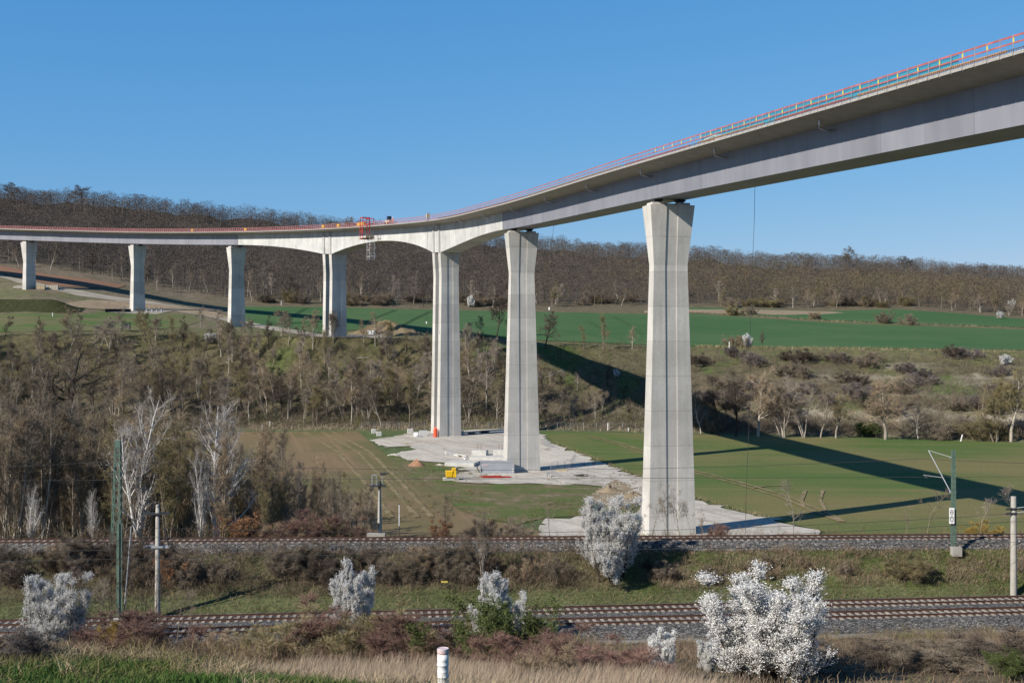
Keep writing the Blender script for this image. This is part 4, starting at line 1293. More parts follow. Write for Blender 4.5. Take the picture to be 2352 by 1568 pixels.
Hh = np.random.default_rng(9).uniform(10.5, 13.5, len(P)) * np.clip(.72 + (b - 36.12) * 1.2, .72, 1)
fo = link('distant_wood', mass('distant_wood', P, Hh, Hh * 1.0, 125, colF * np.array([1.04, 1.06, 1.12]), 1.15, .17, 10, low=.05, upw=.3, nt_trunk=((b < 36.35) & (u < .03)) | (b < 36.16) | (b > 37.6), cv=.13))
tag(fo, 'bare brown wood covering the far hillside up to the skyline', 'wood', kind='stuff')

# trees along the foot of the wood, one by one
random.seed(21)
P, b, u = hill_points(400, 36.03, 36.22, -.46, .46, seed=12)
taken = []
cnt = 0
for p in P:
    if cnt >= 80: break
    if any((p[0] - q[0]) ** 2 + (p[1] - q[1]) ** 2 < 49 for q in taken): continue
    taken.append(p); cnt += 1
    xi = 1176 + FD * p[0] / p[1]
    if xi > 1250:
        c = pick(('twig_olive', 'twig_tan', 'twig', 'twig_grey')); k = pick(K_slope[c] if random.random() < .6 else K_multi.get(c, K_slope[c]))
        k.place(p, random.uniform(7, 12), 'bare tree in the row along the foot of the right-hand wood', 'trees along the foot of the right-hand wood', wide=1.25)
    else:
        c = pick(('twig', 'twig_grey', 'twig_dark', 'twig')); k = pick(K_slope[c])
        k.place(p, random.uniform(9, 15), 'bare dark tree in the row along the foot of the left-hand wood', 'trees along the foot of the left-hand wood')
# shrubs in the strip between the fields and the wood
random.seed(22)
for i in range(64):
    x = random.uniform(560, 1480) if i < 40 else random.uniform(1600, 2100)
    row = random.uniform(690, 702) if x < 1480 else random.uniform(698, 706)
    if x < 620: row = 694
    p = hit(x, row)
    any_of(K_shrub, 'twig', 'twig_dark', 'twig_olive', 'twig_tan', 'twig').place(p, random.uniform(3.5, 7), 'low brown shrub in the strip behind the green field', 'shrubs in the strip behind the green field', wide=1.5)

# undergrowth on the wooded slope ----------------------------------------------------
def scatter(b0, b1, u0, u1, n, seed): return hill_points(n, b0, b1, u0, u1, seed)[0]
def under(name, P, h, wid, nt, pal, tl, tw, seed, label, scale=14, low=.0, upw=.8):
    r = np.random.default_rng(seed)
    H = h * r.uniform(.5, 1.4, len(P))
    o = link(name, mass(name, P, H, wid * r.uniform(.6, 1.4, len(P)), nt, patch_colours(P, pal, scale, seed), tl, tw, seed + 1, trunk=False, low=low, upw=upw))
    return tag(o, label, 'undergrowth', kind='stuff')
PS = scatter(31.15, 33.95, -.60, .118, 6800, 31)
under('slope_undergrowth', PS, 2.9, 3.2, 34, [(.19, .15, .11), (.15, .122, .09), (.115, .125, .05), (.21, .165, .12), (.14, .115, .085), (.165, .14, .085)], 1.0, .055, 32, 'tangled brown undergrowth covering the wooded slope')
PR = scatter(31.1, 33.8, .15, .60, 5200, 33)
led_ = (np.abs(PR[:, 2] + 11.5) < 1.2) | (np.abs(PR[:, 2] + 21.0) < 1.2)
PR = PR[~led_ | (np.random.default_rng(36).uniform(size=len(PR)) < .3)]
under('cliff_scrub', PR, 2.2, 3.2, 32, [(.18, .145, .11), (.15, .12, .10), (.15, .125, .085), (.20, .16, .115), (.13, .11, .09)], .8, .065, 34, 'grey brown scrub on the pale rocky slope')
PT = scatter(33.5, 34.0, .15, .60, 700, 35)
under('rim_grass', PT, .9, 2.2, 24, [(.13, .13, .055), (.17, .145, .075), (.09, .13, .04)], .55, .05, 36, 'rough dry grass along the rim below the upper field')

# ------------------------------------------------------------------ trees and shrubs one by one
random.seed(31)
# slope under the left part of the viaduct
taken = []; cnt = 0
P, b, u = hill_points(1600, 31.15, 33.95, -.47, .125, seed=41)
for p, bb in zip(P, b):
    if cnt >= 230: break
    xi = 1176 + FD * p[0] / p[1]
    if any((p[0] - q[0]) ** 2 + (p[1] - q[1]) ** 2 < 11 for q in taken): continue
    if 1150 < xi and bb > 33.2: continue
    if abs(xi - 152) < 95 and p[1] < 345: continue
    taken.append(p); cnt += 1
    low = bb < 32.4
    if 1235 < xi < 1500 and random.random() < .2: continue
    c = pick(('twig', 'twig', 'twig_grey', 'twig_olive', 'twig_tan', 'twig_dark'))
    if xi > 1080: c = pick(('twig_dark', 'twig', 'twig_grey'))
    k = pick(K_multi[c]) if (c in K_multi and random.random() < .5) else pick(K_slope[c])
    side = 'left of the white arches' if xi < 740 else ('between the twin piers' if xi < 1000 else 'right of the twin piers')
    col = {'twig': 'brown', 'twig_grey': 'grey', 'twig_olive': 'olive', 'twig_tan': 'tan', 'twig_dark': 'dark'}[c]
    at_ = 'low on' if low else 'high on'
    k.place(p, random.uniform(9.5, 18) * (1.0 if low else .70) * (.55 if xi > 1235 else 1), f'bare {col} tree {at_} the wooded slope {side}', f'bare {col} trees {at_} the wooded slope {side}')
# leaning and fallen pale trunks on the slope
for x, row, L, rz, tilt in ((1120, 815, 9, .3, .5), (900, 850, 8, 2.5, .35), (1250, 870, 9, .7, .3), (700, 845, 8, .2, .15), (1000, 905, 7, 2.8, .2), (560, 880, 9, .5, .6), (820, 825, 7, .15, .1), (1180, 900, 6, 2.2, .5), (520, 835, 8, .8, .7)):
    p = hit(x, row)
    o = empty('fallen_trunk', p, rz, f'pale bare trunk {"leaning" if tilt > .4 else "lying"} on the wooded slope', 'tree trunk', 'pale trunks lying on the wooded slope')
    b = MB(); r_ = random.Random(int(x))
    pts = [Vector((L * k / 6, r_.uniform(-.25, .25), .3 + L * k / 6 * tilt + r_.uniform(-.1, .1))) for k in range(7)]
    b.tube(pts, .16, 6, .05); b.build('log', M['birch_twig'], o)
    b = MB()
    for k in (3, 4, 5): b.tube([pts[k], pts[k] + Vector((.9, r_.uniform(-.8, .8), r_.uniform(.2, .9)))], .05, 4, .02)
    b.build('branches', M['birch_twig'], o)

# old gnarled oak at the left
K_oak[0].place(at(152, 322), 27.0, 'old gnarled dark oak towering over the left thicket', rz=1.0, wide=1.15, sink=.3)
# solitary trees at the rim and in the fields
for kk, x, row, h, lab in (
        (K_round['twig_dark'][0], 1141, 772, 14.5, 'large dark bare tree at the field edge behind the grey piers'),
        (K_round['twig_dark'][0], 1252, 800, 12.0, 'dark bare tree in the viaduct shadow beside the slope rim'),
        (K_slope['twig_olive'][0], 1386, 808, 12.5, 'tall pale olive tree on the rim in front of the green field'),
        (K_slope['twig_olive'][1], 1342, 802, 8.0, 'smaller pale olive tree on the rim left of the tall one'),
        (K_slope['twig_tan'][1], 1452, 802, 8.0, 'pale tan tree on the rim close to the nearest visible pier'),
        (K_multi['twig'][0], 648, 772, 11.0, 'bare forked tree on the rim between the two far piers'),
        (K_slope['twig'][0], 690, 770, 6.5, 'small bare tree on the rim beside the forked tree'),
        (K_round['twig'][0], 322, 757, 5.5, 'small round bare tree beside the wooden hunting hide'),
        (K_slope['twig'][1], 462, 752, 8.0, 'bare tree beside the clay heap on the rim'),
        (K_round['twig_tan'][0], 165, 775, 10.5, 'tan spreading tree on the rim in front of the meadow'),
        (K_slope['twig_tan'][0], 92, 790, 8.0, 'tan leaning tree at the left end of the rim'),
        (K_shrub['twig_tan'][0], 1697, 797, 5.0, 'tan shrub left of the blossoming tree at the field edge'),
        (K_slope['twig_dark'][1], 1752, 803, 6.5, 'dark bare tree right of the blossoming tree at the field edge'),
        (K_shrub['twig'][0], 2030, 742, 6.5, 'lone brown shrub in the middle of the upper field boundary'),
        (K_shrub['twig'][1], 2086, 746, 5.5, 'lone brown shrub right of its larger neighbour on the field boundary'),
        (K_shrub['twig_olive'][0], 1690, 724, 6.5, 'olive shrub on the field boundary near the nearest visible pier'),
        (K_shrub['twig'][0], 1722, 722, 5.0, 'brown shrub on the field boundary right of the olive one'),
        (K_shrub['twig_tan'][1], 1868, 733, 5.0, 'tan shrub on the field boundary left of the lone pair')):
    kk.place(hit(x, row), h, lab, wide=1.35 if kk.name == 'bare_shrub' else 1.0)
# trees at the foot of the pale rocky slope, right
for kk, x, row, h, lab, w in (
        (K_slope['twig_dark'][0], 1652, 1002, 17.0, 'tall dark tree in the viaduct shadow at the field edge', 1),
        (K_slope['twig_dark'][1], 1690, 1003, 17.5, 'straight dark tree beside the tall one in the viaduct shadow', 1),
        (K_round['twig_tan'][0], 1741, 1004, 18.5, 'crooked tan tree right of the two dark trees', .85),
        (K_multi['twig'][0], 1800, 1006, 17.5, 'tall multi-stemmed brown tree behind the field', 1.1),
        (K_multi['twig_grey'][1], 1846, 1006, 17.0, 'grey multi-stemmed tree right of the brown one', 1.0),
        (K_slope['twig'][0], 1885, 1006, 13.0, 'slender brown tree at the field edge beside the grey clump', 1),
        (K_round['twig_olive'][0], 1920, 1007, 11.0, 'olive brown round tree behind the deck shadow', 1.1),
        (K_round['twig_tan'][0], 2034, 1010, 17.0, 'wide tan tree with a single pale trunk in the middle of the rocky slope', 1.05),
        (K_multi['twig_olive'][0], 2288, 1014, 18.0, 'golden olive tree before the rocks near the right edge', 1.15),
        (K_round['twig_olive'][0], 2322, 1014, 17.5, 'tall golden olive tree at the right edge of the rocks', 1.0),
        (K_shrub['twig_olive'][1], 2255, 1010, 7.0, 'golden shrub at the foot of the golden olive trees', 1.4),
        (K_green[0], 1996, 1003, 4.6, 'dark green shrub at the field edge left of the wide tan tree', 1.6),
        (K_shrub['twig'][1], 2165, 1010, 5.0, 'brown shrub below the pale rock band right of the wide tan tree', 1.6),
        (K_shrub['twig_tan'][0], 1633, 990, 4.5, 'tan shrub beside the nearest visible pier at the field edge', 1.1),
        (K_slope['twig'][1], 2110, 1008, 10.0, 'thin brown tree between the wide tan tree and the right edge', 1),
        (K_slope['twig'][0], 1610, 996, 12.0, 'brown tree partly behind the nearest visible pier', 1)):
    kk.place(hit(x, row), h * 1.02, lab, wide=w * 1.12)
random.seed(33)
for i in range(46):
    x = random.uniform(1600, 2352)
    row = random.choice((random.uniform(815, 870), random.uniform(880, 960)))
    if row < 850 and 2000 < x < 2120: row = 900
    p = hit(x, row)
    c = pick(('twig_purple', 'twig_purple', 'twig', 'twig_dark'))
    col = {'twig_purple': 'purple grey', 'twig': 'brown', 'twig_dark': 'dark'}[c]
    hi = 'above' if row < 875 else 'among'
    pick(K_shrub[c]).place(p, random.uniform(3, 5.5), f'{col} scrub bush {hi} the pale rock bands', f'{col} scrub bushes {hi} the pale rock bands', wide=1.7)

# thicket left, in front of the brown field
random.seed(35)
taken = []; cnt = 0
while cnt < 135:
    x = random.uniform(-60, 840)
    Y = random.uniform(116, 178)
    top = np.interp(x, [-60, 0, 120, 330, 420, 560, 620, 700, 760, 840], [850, 850, 890, 930, 960, 985, 1010, 1050, 1075, 1110])
    dens = np.interp(x, [0, 420, 560, 840], [1, .9, .75, .5])
    if random.random() > dens: continue
    p = at(x, Y)
    if any((p.x - q.x) ** 2 + (p.y - q.y) ** 2 < 4.5 for q in taken): continue
    taken.append(p); cnt += 1
    h = ((784 - top) / FD * Y - p.z) * random.uniform(.62, 1.02)
    h = max(4, min(19, h * 1.12))
    c = pick(('twig', 'twig', 'twig_olive', 'twig_tan'))
    col = {'twig': 'grey brown', 'twig_olive': 'olive brown', 'twig_tan': 'tan'}[c]
    side = 'left of the lattice mast' if x < 265 else ('around the birches' if x < 600 else 'in front of the brown field')
    K_thick[c][random.randrange(2)].place(p, h, f'slim {col} bare tree in the thicket {side}', f'slim {col} trees in the thicket {side}')
b0 = at(326, 117.5); K_birch[0].place(b0, -(884 - 784) / FD * 117.5 - b0.z, 'tall white birch with two trunks between the lattice mast and round mast', rz=.6)
b0 = at(498, 118.5); K_birch[1].place(b0, -(912 - 784) / FD * 118.5 - b0.z, 'white birch forking low down, right of the round concrete mast', rz=2.3)
b0 = at(458, 117.5); K_birch[0].place(b0, 10.5, 'thinner white birch between the two tall birches', rz=3.9, wide=.6)
for x, h in ((70, 7), (215, 6.5)):
    K_birch[1].place(at(x, 116.5), h, 'small pale birch sapling beside the single track at the left', 'pale birch saplings left of the lattice mast', wide=.7)
# undergrowth behind the single track and under the thicket
r_ = np.random.default_rng(61)
n = 2200
xs = r_.uniform(-120, 860, n); Ys = r_.uniform(112.5, 150, n)
PU = np.array([at(a, b_) for a, b_ in zip(xs.tolist(), Ys.tolist())])
under('thicket_undergrowth', PU, 2.2, 1.8, 30, [(.14, .105, .07), (.11, .085, .06), (.16, .12, .075), (.13, .07, .05), (.12, .11, .05)], .8, .035, 62, 'dense brown undergrowth beneath the left thicket', scale=7, low=0)
n = 420
xs = r_.uniform(860, 2352, n); Ys = r_.uniform(111.8, 117, n)
PU = np.array([at(a, b_) for a, b_ in zip(xs.tolist(), Ys.tolist())])
under('trackside_weeds', PU, 1.1, 1.2, 24, [(.15, .11, .07), (.17, .13, .08), (.12, .11, .05)], .6, .022, 63, 'dry weeds behind the single track', scale=7, low=0)

K_copper[0].place(at(553, 114.5), 4.0, 'copper-leaved shrub beside the single track right of the birches', wide=1.05)
K_copper[0].place(at(580, 114.0), 2.3, 'low copper-leaved shrub at the foot of the taller one', wide=1.4)
K_copper[0].place(at(1012, 113.0), 2.6, 'copper-leaved shrub at the foot of a bare tree right of the signal mast', wide=1.1)
K_copper[0].place(hit(392, 1350), 2.9, 'copper-leaved shrub on the bank right of the round concrete mast', wide=.8)
def behind_track(kk, x, top, lab, Y=114.0, **k):
    p = at(x, Y); return kk.place(p, (784 - top) / FD * Y - p.z, lab, **k)
behind_track(K_sap['twig'][0], 1003, 1108, 'bare branching tree behind the track left of the white mound', wide=1.1)
behind_track(K_sap['twig_dark'][0], 1030, 1150, 'dark bare tree tangled beside the copper-leaved shrub', wide=1.2)
behind_track(K_sap['twig'][1], 1264, 1120, 'slim bare tree in front of the gravel pad, left one', wide=.6)
behind_track(K_sap['twig_grey'][0], 1330, 1128, 'slim bare tree in front of the gravel pad, right one', wide=.6)
for i, (x, top, w) in enumerate(((1497, 1120, .9), (1535, 1105, .8), (1562, 1118, .9), (1590, 1140, 1.0), (1478, 1150, .6), (1612, 1165, 1.0))):
    behind_track(any_of(K_sap, 'twig', 'twig_grey', 'twig_dark'), x, top, 'bare tree in front of the base of the nearest visible pier', group='bare trees before the nearest visible pier', wide=w)
behind_track(K_sap['twig_grey'][1], 1822, 1104, 'lone bare tree between the gravel road and the deck shadow', wide=1.25)
behind_track(K_sap['twig'][0], 2128, 1108, 'bare tree left of the green ladder-framed mast', wide=1.1)
behind_track(K_sap['twig'][1], 2085, 1160, 'small bare tree left of its taller neighbour before the field', wide=1.0)
behind_track(K_sap['twig_grey'][0], 2248, 1128, 'bare tree between the ladder-framed mast and the right-hand mast', wide=1.1)
behind_track(K_sap['twig_grey'][1], 2318, 1115, 'bare tree behind the right-hand concrete mast', wide=1.2)
behind_track(K_shrub['twig_yellow'][0], 2262, 1192, 'yellowish shrub behind the track at the right', wide=1.5)
behind_track(K_shrub['twig_red'][0], 700, 1172, 'reddish shrub behind the track right of the birches', wide=1.6)
behind_track(K_shrub['twig_red'][1], 770, 1180, 'reddish shrub behind the track close to the signal mast', wide=1.6)
behind_track(K_shrub['twig_tan'][0], 655, 1180, 'tan shrub behind the track beside the copper-leaved one', wide=1.4)
behind_track(K_shrub['twig_dark'][1], 1105, 1178, 'dark shrub behind the track before the young field', wide=1.3)
behind_track(K_shrub['twig'][0], 1180, 1180, 'brown shrub behind the track before the gravel pad', wide=1.3)
behind_track(K_shrub['twig_red'][0], 1650, 1195, 'reddish shrub behind the track right of the pier base', wide=1.0)
b0 = hit(1108, 1345); K_multi['twig_tan' if 'twig_tan' in K_multi else 'twig'][1].place(b0, 7.4, 'tall pale multi-stemmed bush on the bank above the yellow board', wide=.55)

# shrubs on the bank between the tracks
random.seed(37)
for i in range(58):
    x = random.uniform(-20, 560) if i < 24 else (random.uniform(600, 1330) if i < 46 else random.uniform(1480, 2352))
    row = random.uniform(1290, 1345)
    p = hit(x, row)
    h = random.uniform(1.6, 3.0) if x < 1330 else random.uniform(.9, 1.8)
    c = pick(('twig_dark', 'twig', 'twig', 'twig_tan')) if x < 600 else pick(('twig', 'twig_tan', 'twig_dark', 'twig'))
    col = {'twig_dark': 'dark', 'twig': 'brown', 'twig_tan': 'tan'}[c]
    side = 'left of the yellow board' if x < 1000 else ('near the yellow board' if x < 1330 else 'right of the round blossoming bush')
    pick(K_shrub[c]).place(p, h, f'{col} bare shrub on the bank {side}', f'{col} shrubs on the bank {side}', wide=1.2)
K_shrub['twig_olive'][0].place(hit(2080, 1325), 2.4, 'olive shrub on the right part of the bank', wide=1.6)

# blossoming blackthorns
def blossom(i, x, base, top, width, lab, Y=None):
    p = hit(x, base) if Y is None else at(x, Y)
    h = (784 - top) / FD * p[1] - p[2]
    w = width / FD * p[1]
    kk = K_blos[i] if width > 125 and i != 1 else K_bloN[i % 2]
    kk.place(p, h * 1.16, lab, wide=w / (h * .74), sink=.0, rz=x * .37)
blossom(0, 1405, 1322, 1148, 128, 'round white blossoming bush on the bank before the pier base')
blossom(0, 1752, 1600, 1330, 265, 'largest white blossoming bush, in front of the double track', Y=46)
blossom(2, 806, 1492, 1290, 96, 'narrow white blossoming bush left of the white marker post')
blossom(1, 1142, 1482, 1318, 104, 'white blossoming bush behind the green budding shrub')
blossom(0, 132, 1500, 1325, 135, 'broad white blossoming bush near the left edge')
blossom(2, 1520, 1556, 1442, 70, 'small white blossoming bush below the ballast')
blossom(2, 1632, 1530, 1460, 60, 'smallest white blossoming bush left of the largest one', Y=54)
blossom(0, 1716, 798, 766, 22, 'white blossoming tree alone at the edge of the green field')
blossom(1, 1081, 705, 679, 17, 'tiny distant blossoming bush in the strip behind the field')
blossom(2, 2296, 732, 714, 15, 'distant blossoming bush on the brown slope near the right edge')
blossom(0, 2325, 712, 688, 18, 'distant blossoming bush before the wood at the right edge')
blossom(1, 1416, 866, 848, 15, 'little blossoming bush on the slope inside the viaduct shadow')
blossom(2, 2310, 838, 814, 28, 'pale blossoming bush at the top of the rocks by the right edge')
blossom(0, 484, 788, 762, 30, 'faint blossoming bush on the rim left of the first arch pier')

# foreground shrubs along the near slope
random.seed(39)
FG = [(300, 1512, 1418, 190, 'twig_red', 'red-twigged shrub in front of the round concrete mast'),
      (265, 1512, 1440, 60, 'twig_yellow', 'yellow-stemmed willow shrub in the red shrub at the left'),
      (655, 1520, 1432, 150, 'twig_olive', 'olive shrub left of the narrow blossoming bush'),
      (745, 1515, 1405, 160, 'twig_red', 'reddish shrub below the narrow blossoming bush'),
      (850, 1520, 1415, 150, 'twig_olive', 'olive brown shrub right of the narrow blossoming bush'),
      (870, 1516, 1430, 60, 'twig_yellow', 'yellow-stemmed shrub amid the olive shrubs'),
      (960, 1525, 1425, 190, 'twig_red', 'wide red-twigged shrub behind the white marker post'),
      (1060, 1530, 1440, 120, 'twig_olive', 'olive shrub right behind the white marker post'),
      (1210, 1545, 1455, 150, 'twig_red', 'red-twigged shrub right of the green budding shrub'),
      (1300, 1560, 1478, 170, 'twig_red', 'red-brown shrub at the lower edge right of the marker post'),
      (1410, 1565, 1490, 170, 'twig_red', 'red-brown shrub left of the small blossoming bush'),
      (1240, 1580, 1470, 110, 'twig_tan', 'tan twiggy shrub in front of the red-twigged ones'),
      (520, 1510, 1452, 90, 'twig_tan', 'low tan shrub between the left and middle red shrubs'),
      (40, 1512, 1440, 120, 'twig_purple', 'purple grey shrub at the far left edge'),
      (1880, 1545, 1490, 150, 'twig', 'brown shrub right of the largest blossoming bush'),
      (1990, 1535, 1480, 170, 'twig_dark', 'dark brown bramble on the near slope'),
      (2130, 1540, 1480, 190, 'twig', 'brown bramble on the near slope, middle right'),
      (2300, 1540, 1462, 170, 'twig_dark', 'dark shrub in the lower right corner'),
      (2220, 1525, 1470, 120, 'twig', 'low brown bramble beside the dark corner shrub')]
for x, base, top, w, c, lab in FG:
    p = hit(x, base); h = (784 - top) / FD * p[1] - p[2]
    pick(K_shrub[c]).place(p, h * 1.22, lab, wide=w / FD * p[1] / (h * .9))
p = hit(1140, 1535); h = (784 - 1398) / FD * p[1] - p[2]
K_green[0].place(p, h * 1.35, 'green budding shrub in front of the middle blossoming bush', wide=1.25)
p = hit(2330, 1560); K_green[0].place(p, 1.2, 'low green shrub in the lower right corner', wide=1.8)
for i, (x, top, w) in enumerate(((215, 1285, .8), (262, 1240, .8), (300, 1262, .9), (335, 1248, .8), (372, 1270, .9), (405, 1300, .8), (180, 1330, .8), (64, 1330, .5), (240, 1300, 1.0), (430, 1330, .7))):
    p = hit(x, 1495); h = (784 - top) / FD * p[1] - p[2]
    any_of(K_sap, 'twig', 'twig_grey', 'twig_dark').place(p, h, 'bare grey sapling between the left blossoming bush and the round mast', 'bare saplings by the left blossoming bush', wide=w)

# ------------------------------------------------------------------ grass
def blades(name, P, h, w, pal, seed, label, lean=.25, wind=(0.15, 0.0)):
    r = np.random.default_rng(seed)
    n = len(P)
    D = norm(np.stack([r.normal(wind[0], lean, n), r.normal(wind[1], lean, n), np.ones(n)], 1))
    L = h * r.uniform(.45, 1.25, n); W = np.full(n, w)
    S = rand_perp(D, r) * (W / 2)[:, None]
    mid = P + D * (L * .55)[:, None]
    D2 = norm(D + np.stack([r.normal(wind[0] * 2, lean * 1.6, n), r.normal(0, lean * 1.6, n), r.uniform(-.5, .1, n)], 1))
    tip = mid + D2 * (L * .45)[:, None]
    V = np.stack([P - S, P + S, mid + S * .7, mid - S * .7, tip], 1).reshape(-1, 3)
    i = np.arange(n)[:, None] * 5
    F4 = i + np.array([[0, 1, 2, 3]]); F3 = i + np.array([[3, 2, 4]])
    C = np.repeat(patch_colours(P, pal, 1.2, seed), 5, 0)
    o = link(name, np_mesh(name, V, [F3, F4], M['mass'], C))
    return tag(o, label, 'grass', kind='stuff')
def band_pts(n, b0, b1, X0, X1, seed, keep=None):
    r = np.random.default_rng(seed)
    r0, r1 = np.interp([b0, b1], band_, np.arange(NR))
    ri = r.uniform(r0, r1, n); rI = np.minimum(ri.astype(int), NR - 2); fr = (ri - rI)[:, None]
    X = r.uniform(X0, X1, n)
    ci = np.array([np.interp(x, G[k, :, 0], np.arange(NC)) for x, k in zip(X, rI)])
    c0 = np.minimum(ci.astype(int), NC - 2); fc = (ci - c0)[:, None]
    P = (G[rI, c0] * (1 - fc) + G[rI, c0 + 1] * fc) * (1 - fr) + (G[rI + 1, c0] * (1 - fc) + G[rI + 1, c0 + 1] * fc) * fr
    return P
r_ = np.random.default_rng(71)
GREEN = [(.055, .115, .024), (.075, .13, .032), (.045, .095, .022), (.11, .13, .045), (.16, .14, .07)]
DRY = [(.30, .24, .15), (.26, .20, .125), (.34, .28, .18), (.22, .175, .10)]
# near green turf with dry tufts
P = band_pts(60000, 4.6, 7.3, -9.0, 0.5, 72)
gm = fbm(P[:, 0] / 1.4, P[:, 1] / 1.4, 73, 3)
blades('near_turf', P[gm < .03], .17, .010, GREEN, 74, 'fresh green grass on the near slope', .45)
blades('near_dry_grass', P[gm >= .03], .34, .009, DRY + [(.12, .14, .04)], 75, 'dry tussocks among the near green grass', .75)
# tall dry reeds behind it
P = band_pts(46000, 7.0, 9.6, -9.5, 5.0, 76)
P = P[P[:, 0] / np.maximum(P[:, 1], 1) > -.26]
blades('dry_reeds', P, .85, .015, [(.33, .26, .19), (.29, .225, .165), (.37, .30, .22), (.24, .18, .13)], 77, 'tall dry reeds below the near grass', .13, (.10, 0))
P = band_pts(16000, 8.5, 12.3, -30, 32, 78)
blades('slope_weeds', P, .55, .022, [(.20, .145, .10), (.25, .185, .13), (.15, .11, .08), (.17, .15, .07), (.22, .14, .10)], 79, 'brown dry weeds on the near slope', .5)
# the bank between the tracks
P = band_pts(34000, 17.1, 20.95, -50, 52, 80)
gmask = fbm(P[:, 0] / 4.0, P[:, 1] / 2.0, 51, 3) * 8 + .3
sel = (gmask * np.clip((P[:, 0] + 14) / 14, .1, 1) > .62) | (np.random.default_rng(81).uniform(size=len(P)) < .12)
lowb = (P[:, 2] < -21.35) & (np.random.default_rng(82).uniform(size=len(P)) < .7)
blades('bank_turf', P[sel | lowb], .26, .035, [(.075, .11, .028), (.10, .125, .04), (.17, .15, .075), (.065, .09, .025), (.21, .165, .095)], 82, 'green grass on the railway bank', .6)
blades('bank_dry_grass', P[~(sel | lowb)], .55, .03, [(.24, .175, .11), (.19, .135, .085), (.28, .21, .135), (.13, .095, .065)], 83, 'matted dry grass on the railway bank', .7)
P = band_pts(6000, 12.2, 13.3, -45, 48, 84)
blades('path_weeds', P, .3, .03, [(.14, .13, .05), (.22, .17, .10), (.09, .12, .035)], 85, 'low weeds along the ballast path', .6)
# dry fringe along the field edges and the yard
def fringe(poly_rows, n, h, w, pal, seed, name, label, spread=2.0):
    r = np.random.default_rng(seed)
    q = [hit(*p) for p in poly_rows]
    seg = r.integers(0, len(q) - 1, n); f = r.uniform(0, 1, n)
    X = np.array([q[s].x + (q[s + 1].x - q[s].x) * t_ for s, t_ in zip(seg, f)]) + r.normal(0, spread * .4, n)
    Yy = np.array([q[s].y + (q[s + 1].y - q[s].y) * t_ for s, t_ in zip(seg, f)]) + r.normal(0, spread, n)
    P = np.array([(a, b_, ground_z(a, b_)) for a, b_ in zip(X.tolist(), Yy.tolist())])
    blades(name, P, h, w, pal, seed + 1, label, .3)
fringe([(600, 982), (760, 980), (900, 982), (1000, 980), (1160, 978), (1300, 981), (1480, 984)], 2600, 1.3, .10, [(.30, .24, .17), (.26, .20, .14), (.34, .28, .2)], 91, 'far_reeds', 'pale dry reeds along the foot of the wooded slope')
fringe([(1262, 1014), (1330, 1040), (1400, 1067), (1475, 1097), (1600, 1145), (1775, 1195)], 1500, .7, .06, [(.26, .20, .14), (.16, .15, .07), (.30, .23, .16)], 93, 'road_verge', 'dry verge along the gravel road', .9)
fringe([(1600, 797), (1800, 800), (2000, 803), (2352, 809)], 1800, 1.3, .12, [(.26, .215, .13), (.20, .18, .09), (.30, .25, .16)], 95, 'rim_reeds', 'pale dry grass along the lower edge of the green field', 1.5)
fringe([(1500, 716), (1600, 718), (1800, 731), (2000, 742), (2352, 754)], 1200, 1.2, .14, [(.27, .22, .14), (.20, .17, .09)], 97, 'boundary_grass', 'pale dry strip between the two upper fields', 1.5)

# continuous tangle under the near shrubs and brush on the bank
P = band_pts(900, 9.9, 12.0, -30, 6, 201)
under('near_tangle', P, 1.0, 1.9, 44, [(.19, .125, .09), (.22, .16, .11), (.15, .115, .08), (.20, .165, .075)], .55, .020, 202, 'tangled reddish brown scrub on the near slope', scale=5)
P = band_pts(700, 9.3, 11.8, 9, 33, 203)
under('bramble_tangle', P, .7, 1.9, 44, [(.17, .125, .09), (.22, .165, .115), (.12, .09, .065), (.14, .125, .055)], .5, .020, 204, 'brown bramble tangle on the near slope right of the blossom', scale=5)
P = band_pts(700, 18.3, 20.7, -50, 8, 205)
under('bank_brush', P, 1.1, 1.9, 44, [(.14, .105, .075), (.18, .135, .095), (.11, .085, .06)], .6, .026, 206, 'dark dry brush on the bank left of the round bush', scale=5)
P = band_pts(330, 18.4, 20.6, 12, 52, 207)
under('bank_scrub', P, .7, 1.7, 40, [(.21, .155, .105), (.25, .19, .13), (.15, .11, .08)], .5, .024, 208, 'dry brown scrub on the right part of the bank', scale=5)
# loose stones and weeds on the yard edges
r_ = np.random.default_rng(211)
def stones(name, px0, px1, row0, row1, n, size, seed, label):
    r = np.random.default_rng(seed); V, F = [], []
    base = np.array([(1, 0, 0), (-1, 0, 0), (0, 1, 0), (0, -1, 0), (0, 0, 1), (0, 0, -.4)], float)
    tri = np.array([(0, 2, 4), (2, 1, 4), (1, 3, 4), (3, 0, 4), (2, 0, 5), (1, 2, 5), (3, 1, 5), (0, 3, 5)])
    k = 0
    for _ in range(n):
        p = hit(r.uniform(px0, px1), r.uniform(row0, row1))
        s = size * r.uniform(.3, 1.3)
        V.append(base * s * r.uniform(.6, 1.2, (6, 3)) + np.array([p.x, p.y, p.z + .16])); F.append(tri + k); k += 6
    o = link(name, np_mesh(name, np.concatenate(V), np.concatenate(F), M['conc_block'])); tag(o, label, 'rubble', kind='stuff')
stones('rubble_stones', 1370, 1470, 1108, 1150, 150, .16, 212, 'pale rubble stones along the front of the gravel yard')
stones('yard_stones', 900, 1230, 1000, 1105, 300, .09, 213, 'scattered stones and clods in the gravel yard')
xs = r_.uniform(880, 1480, 1500); ys = r_.uniform(1030, 1200, 1500)
PW = []
for a_, b_ in zip(xs, ys):
    g_ = hit(a_, b_)
    if fbm(np.array([g_.x / 9]), np.array([g_.y / 9]), 215, 3)[0] > .03: PW.append(tuple(g_))
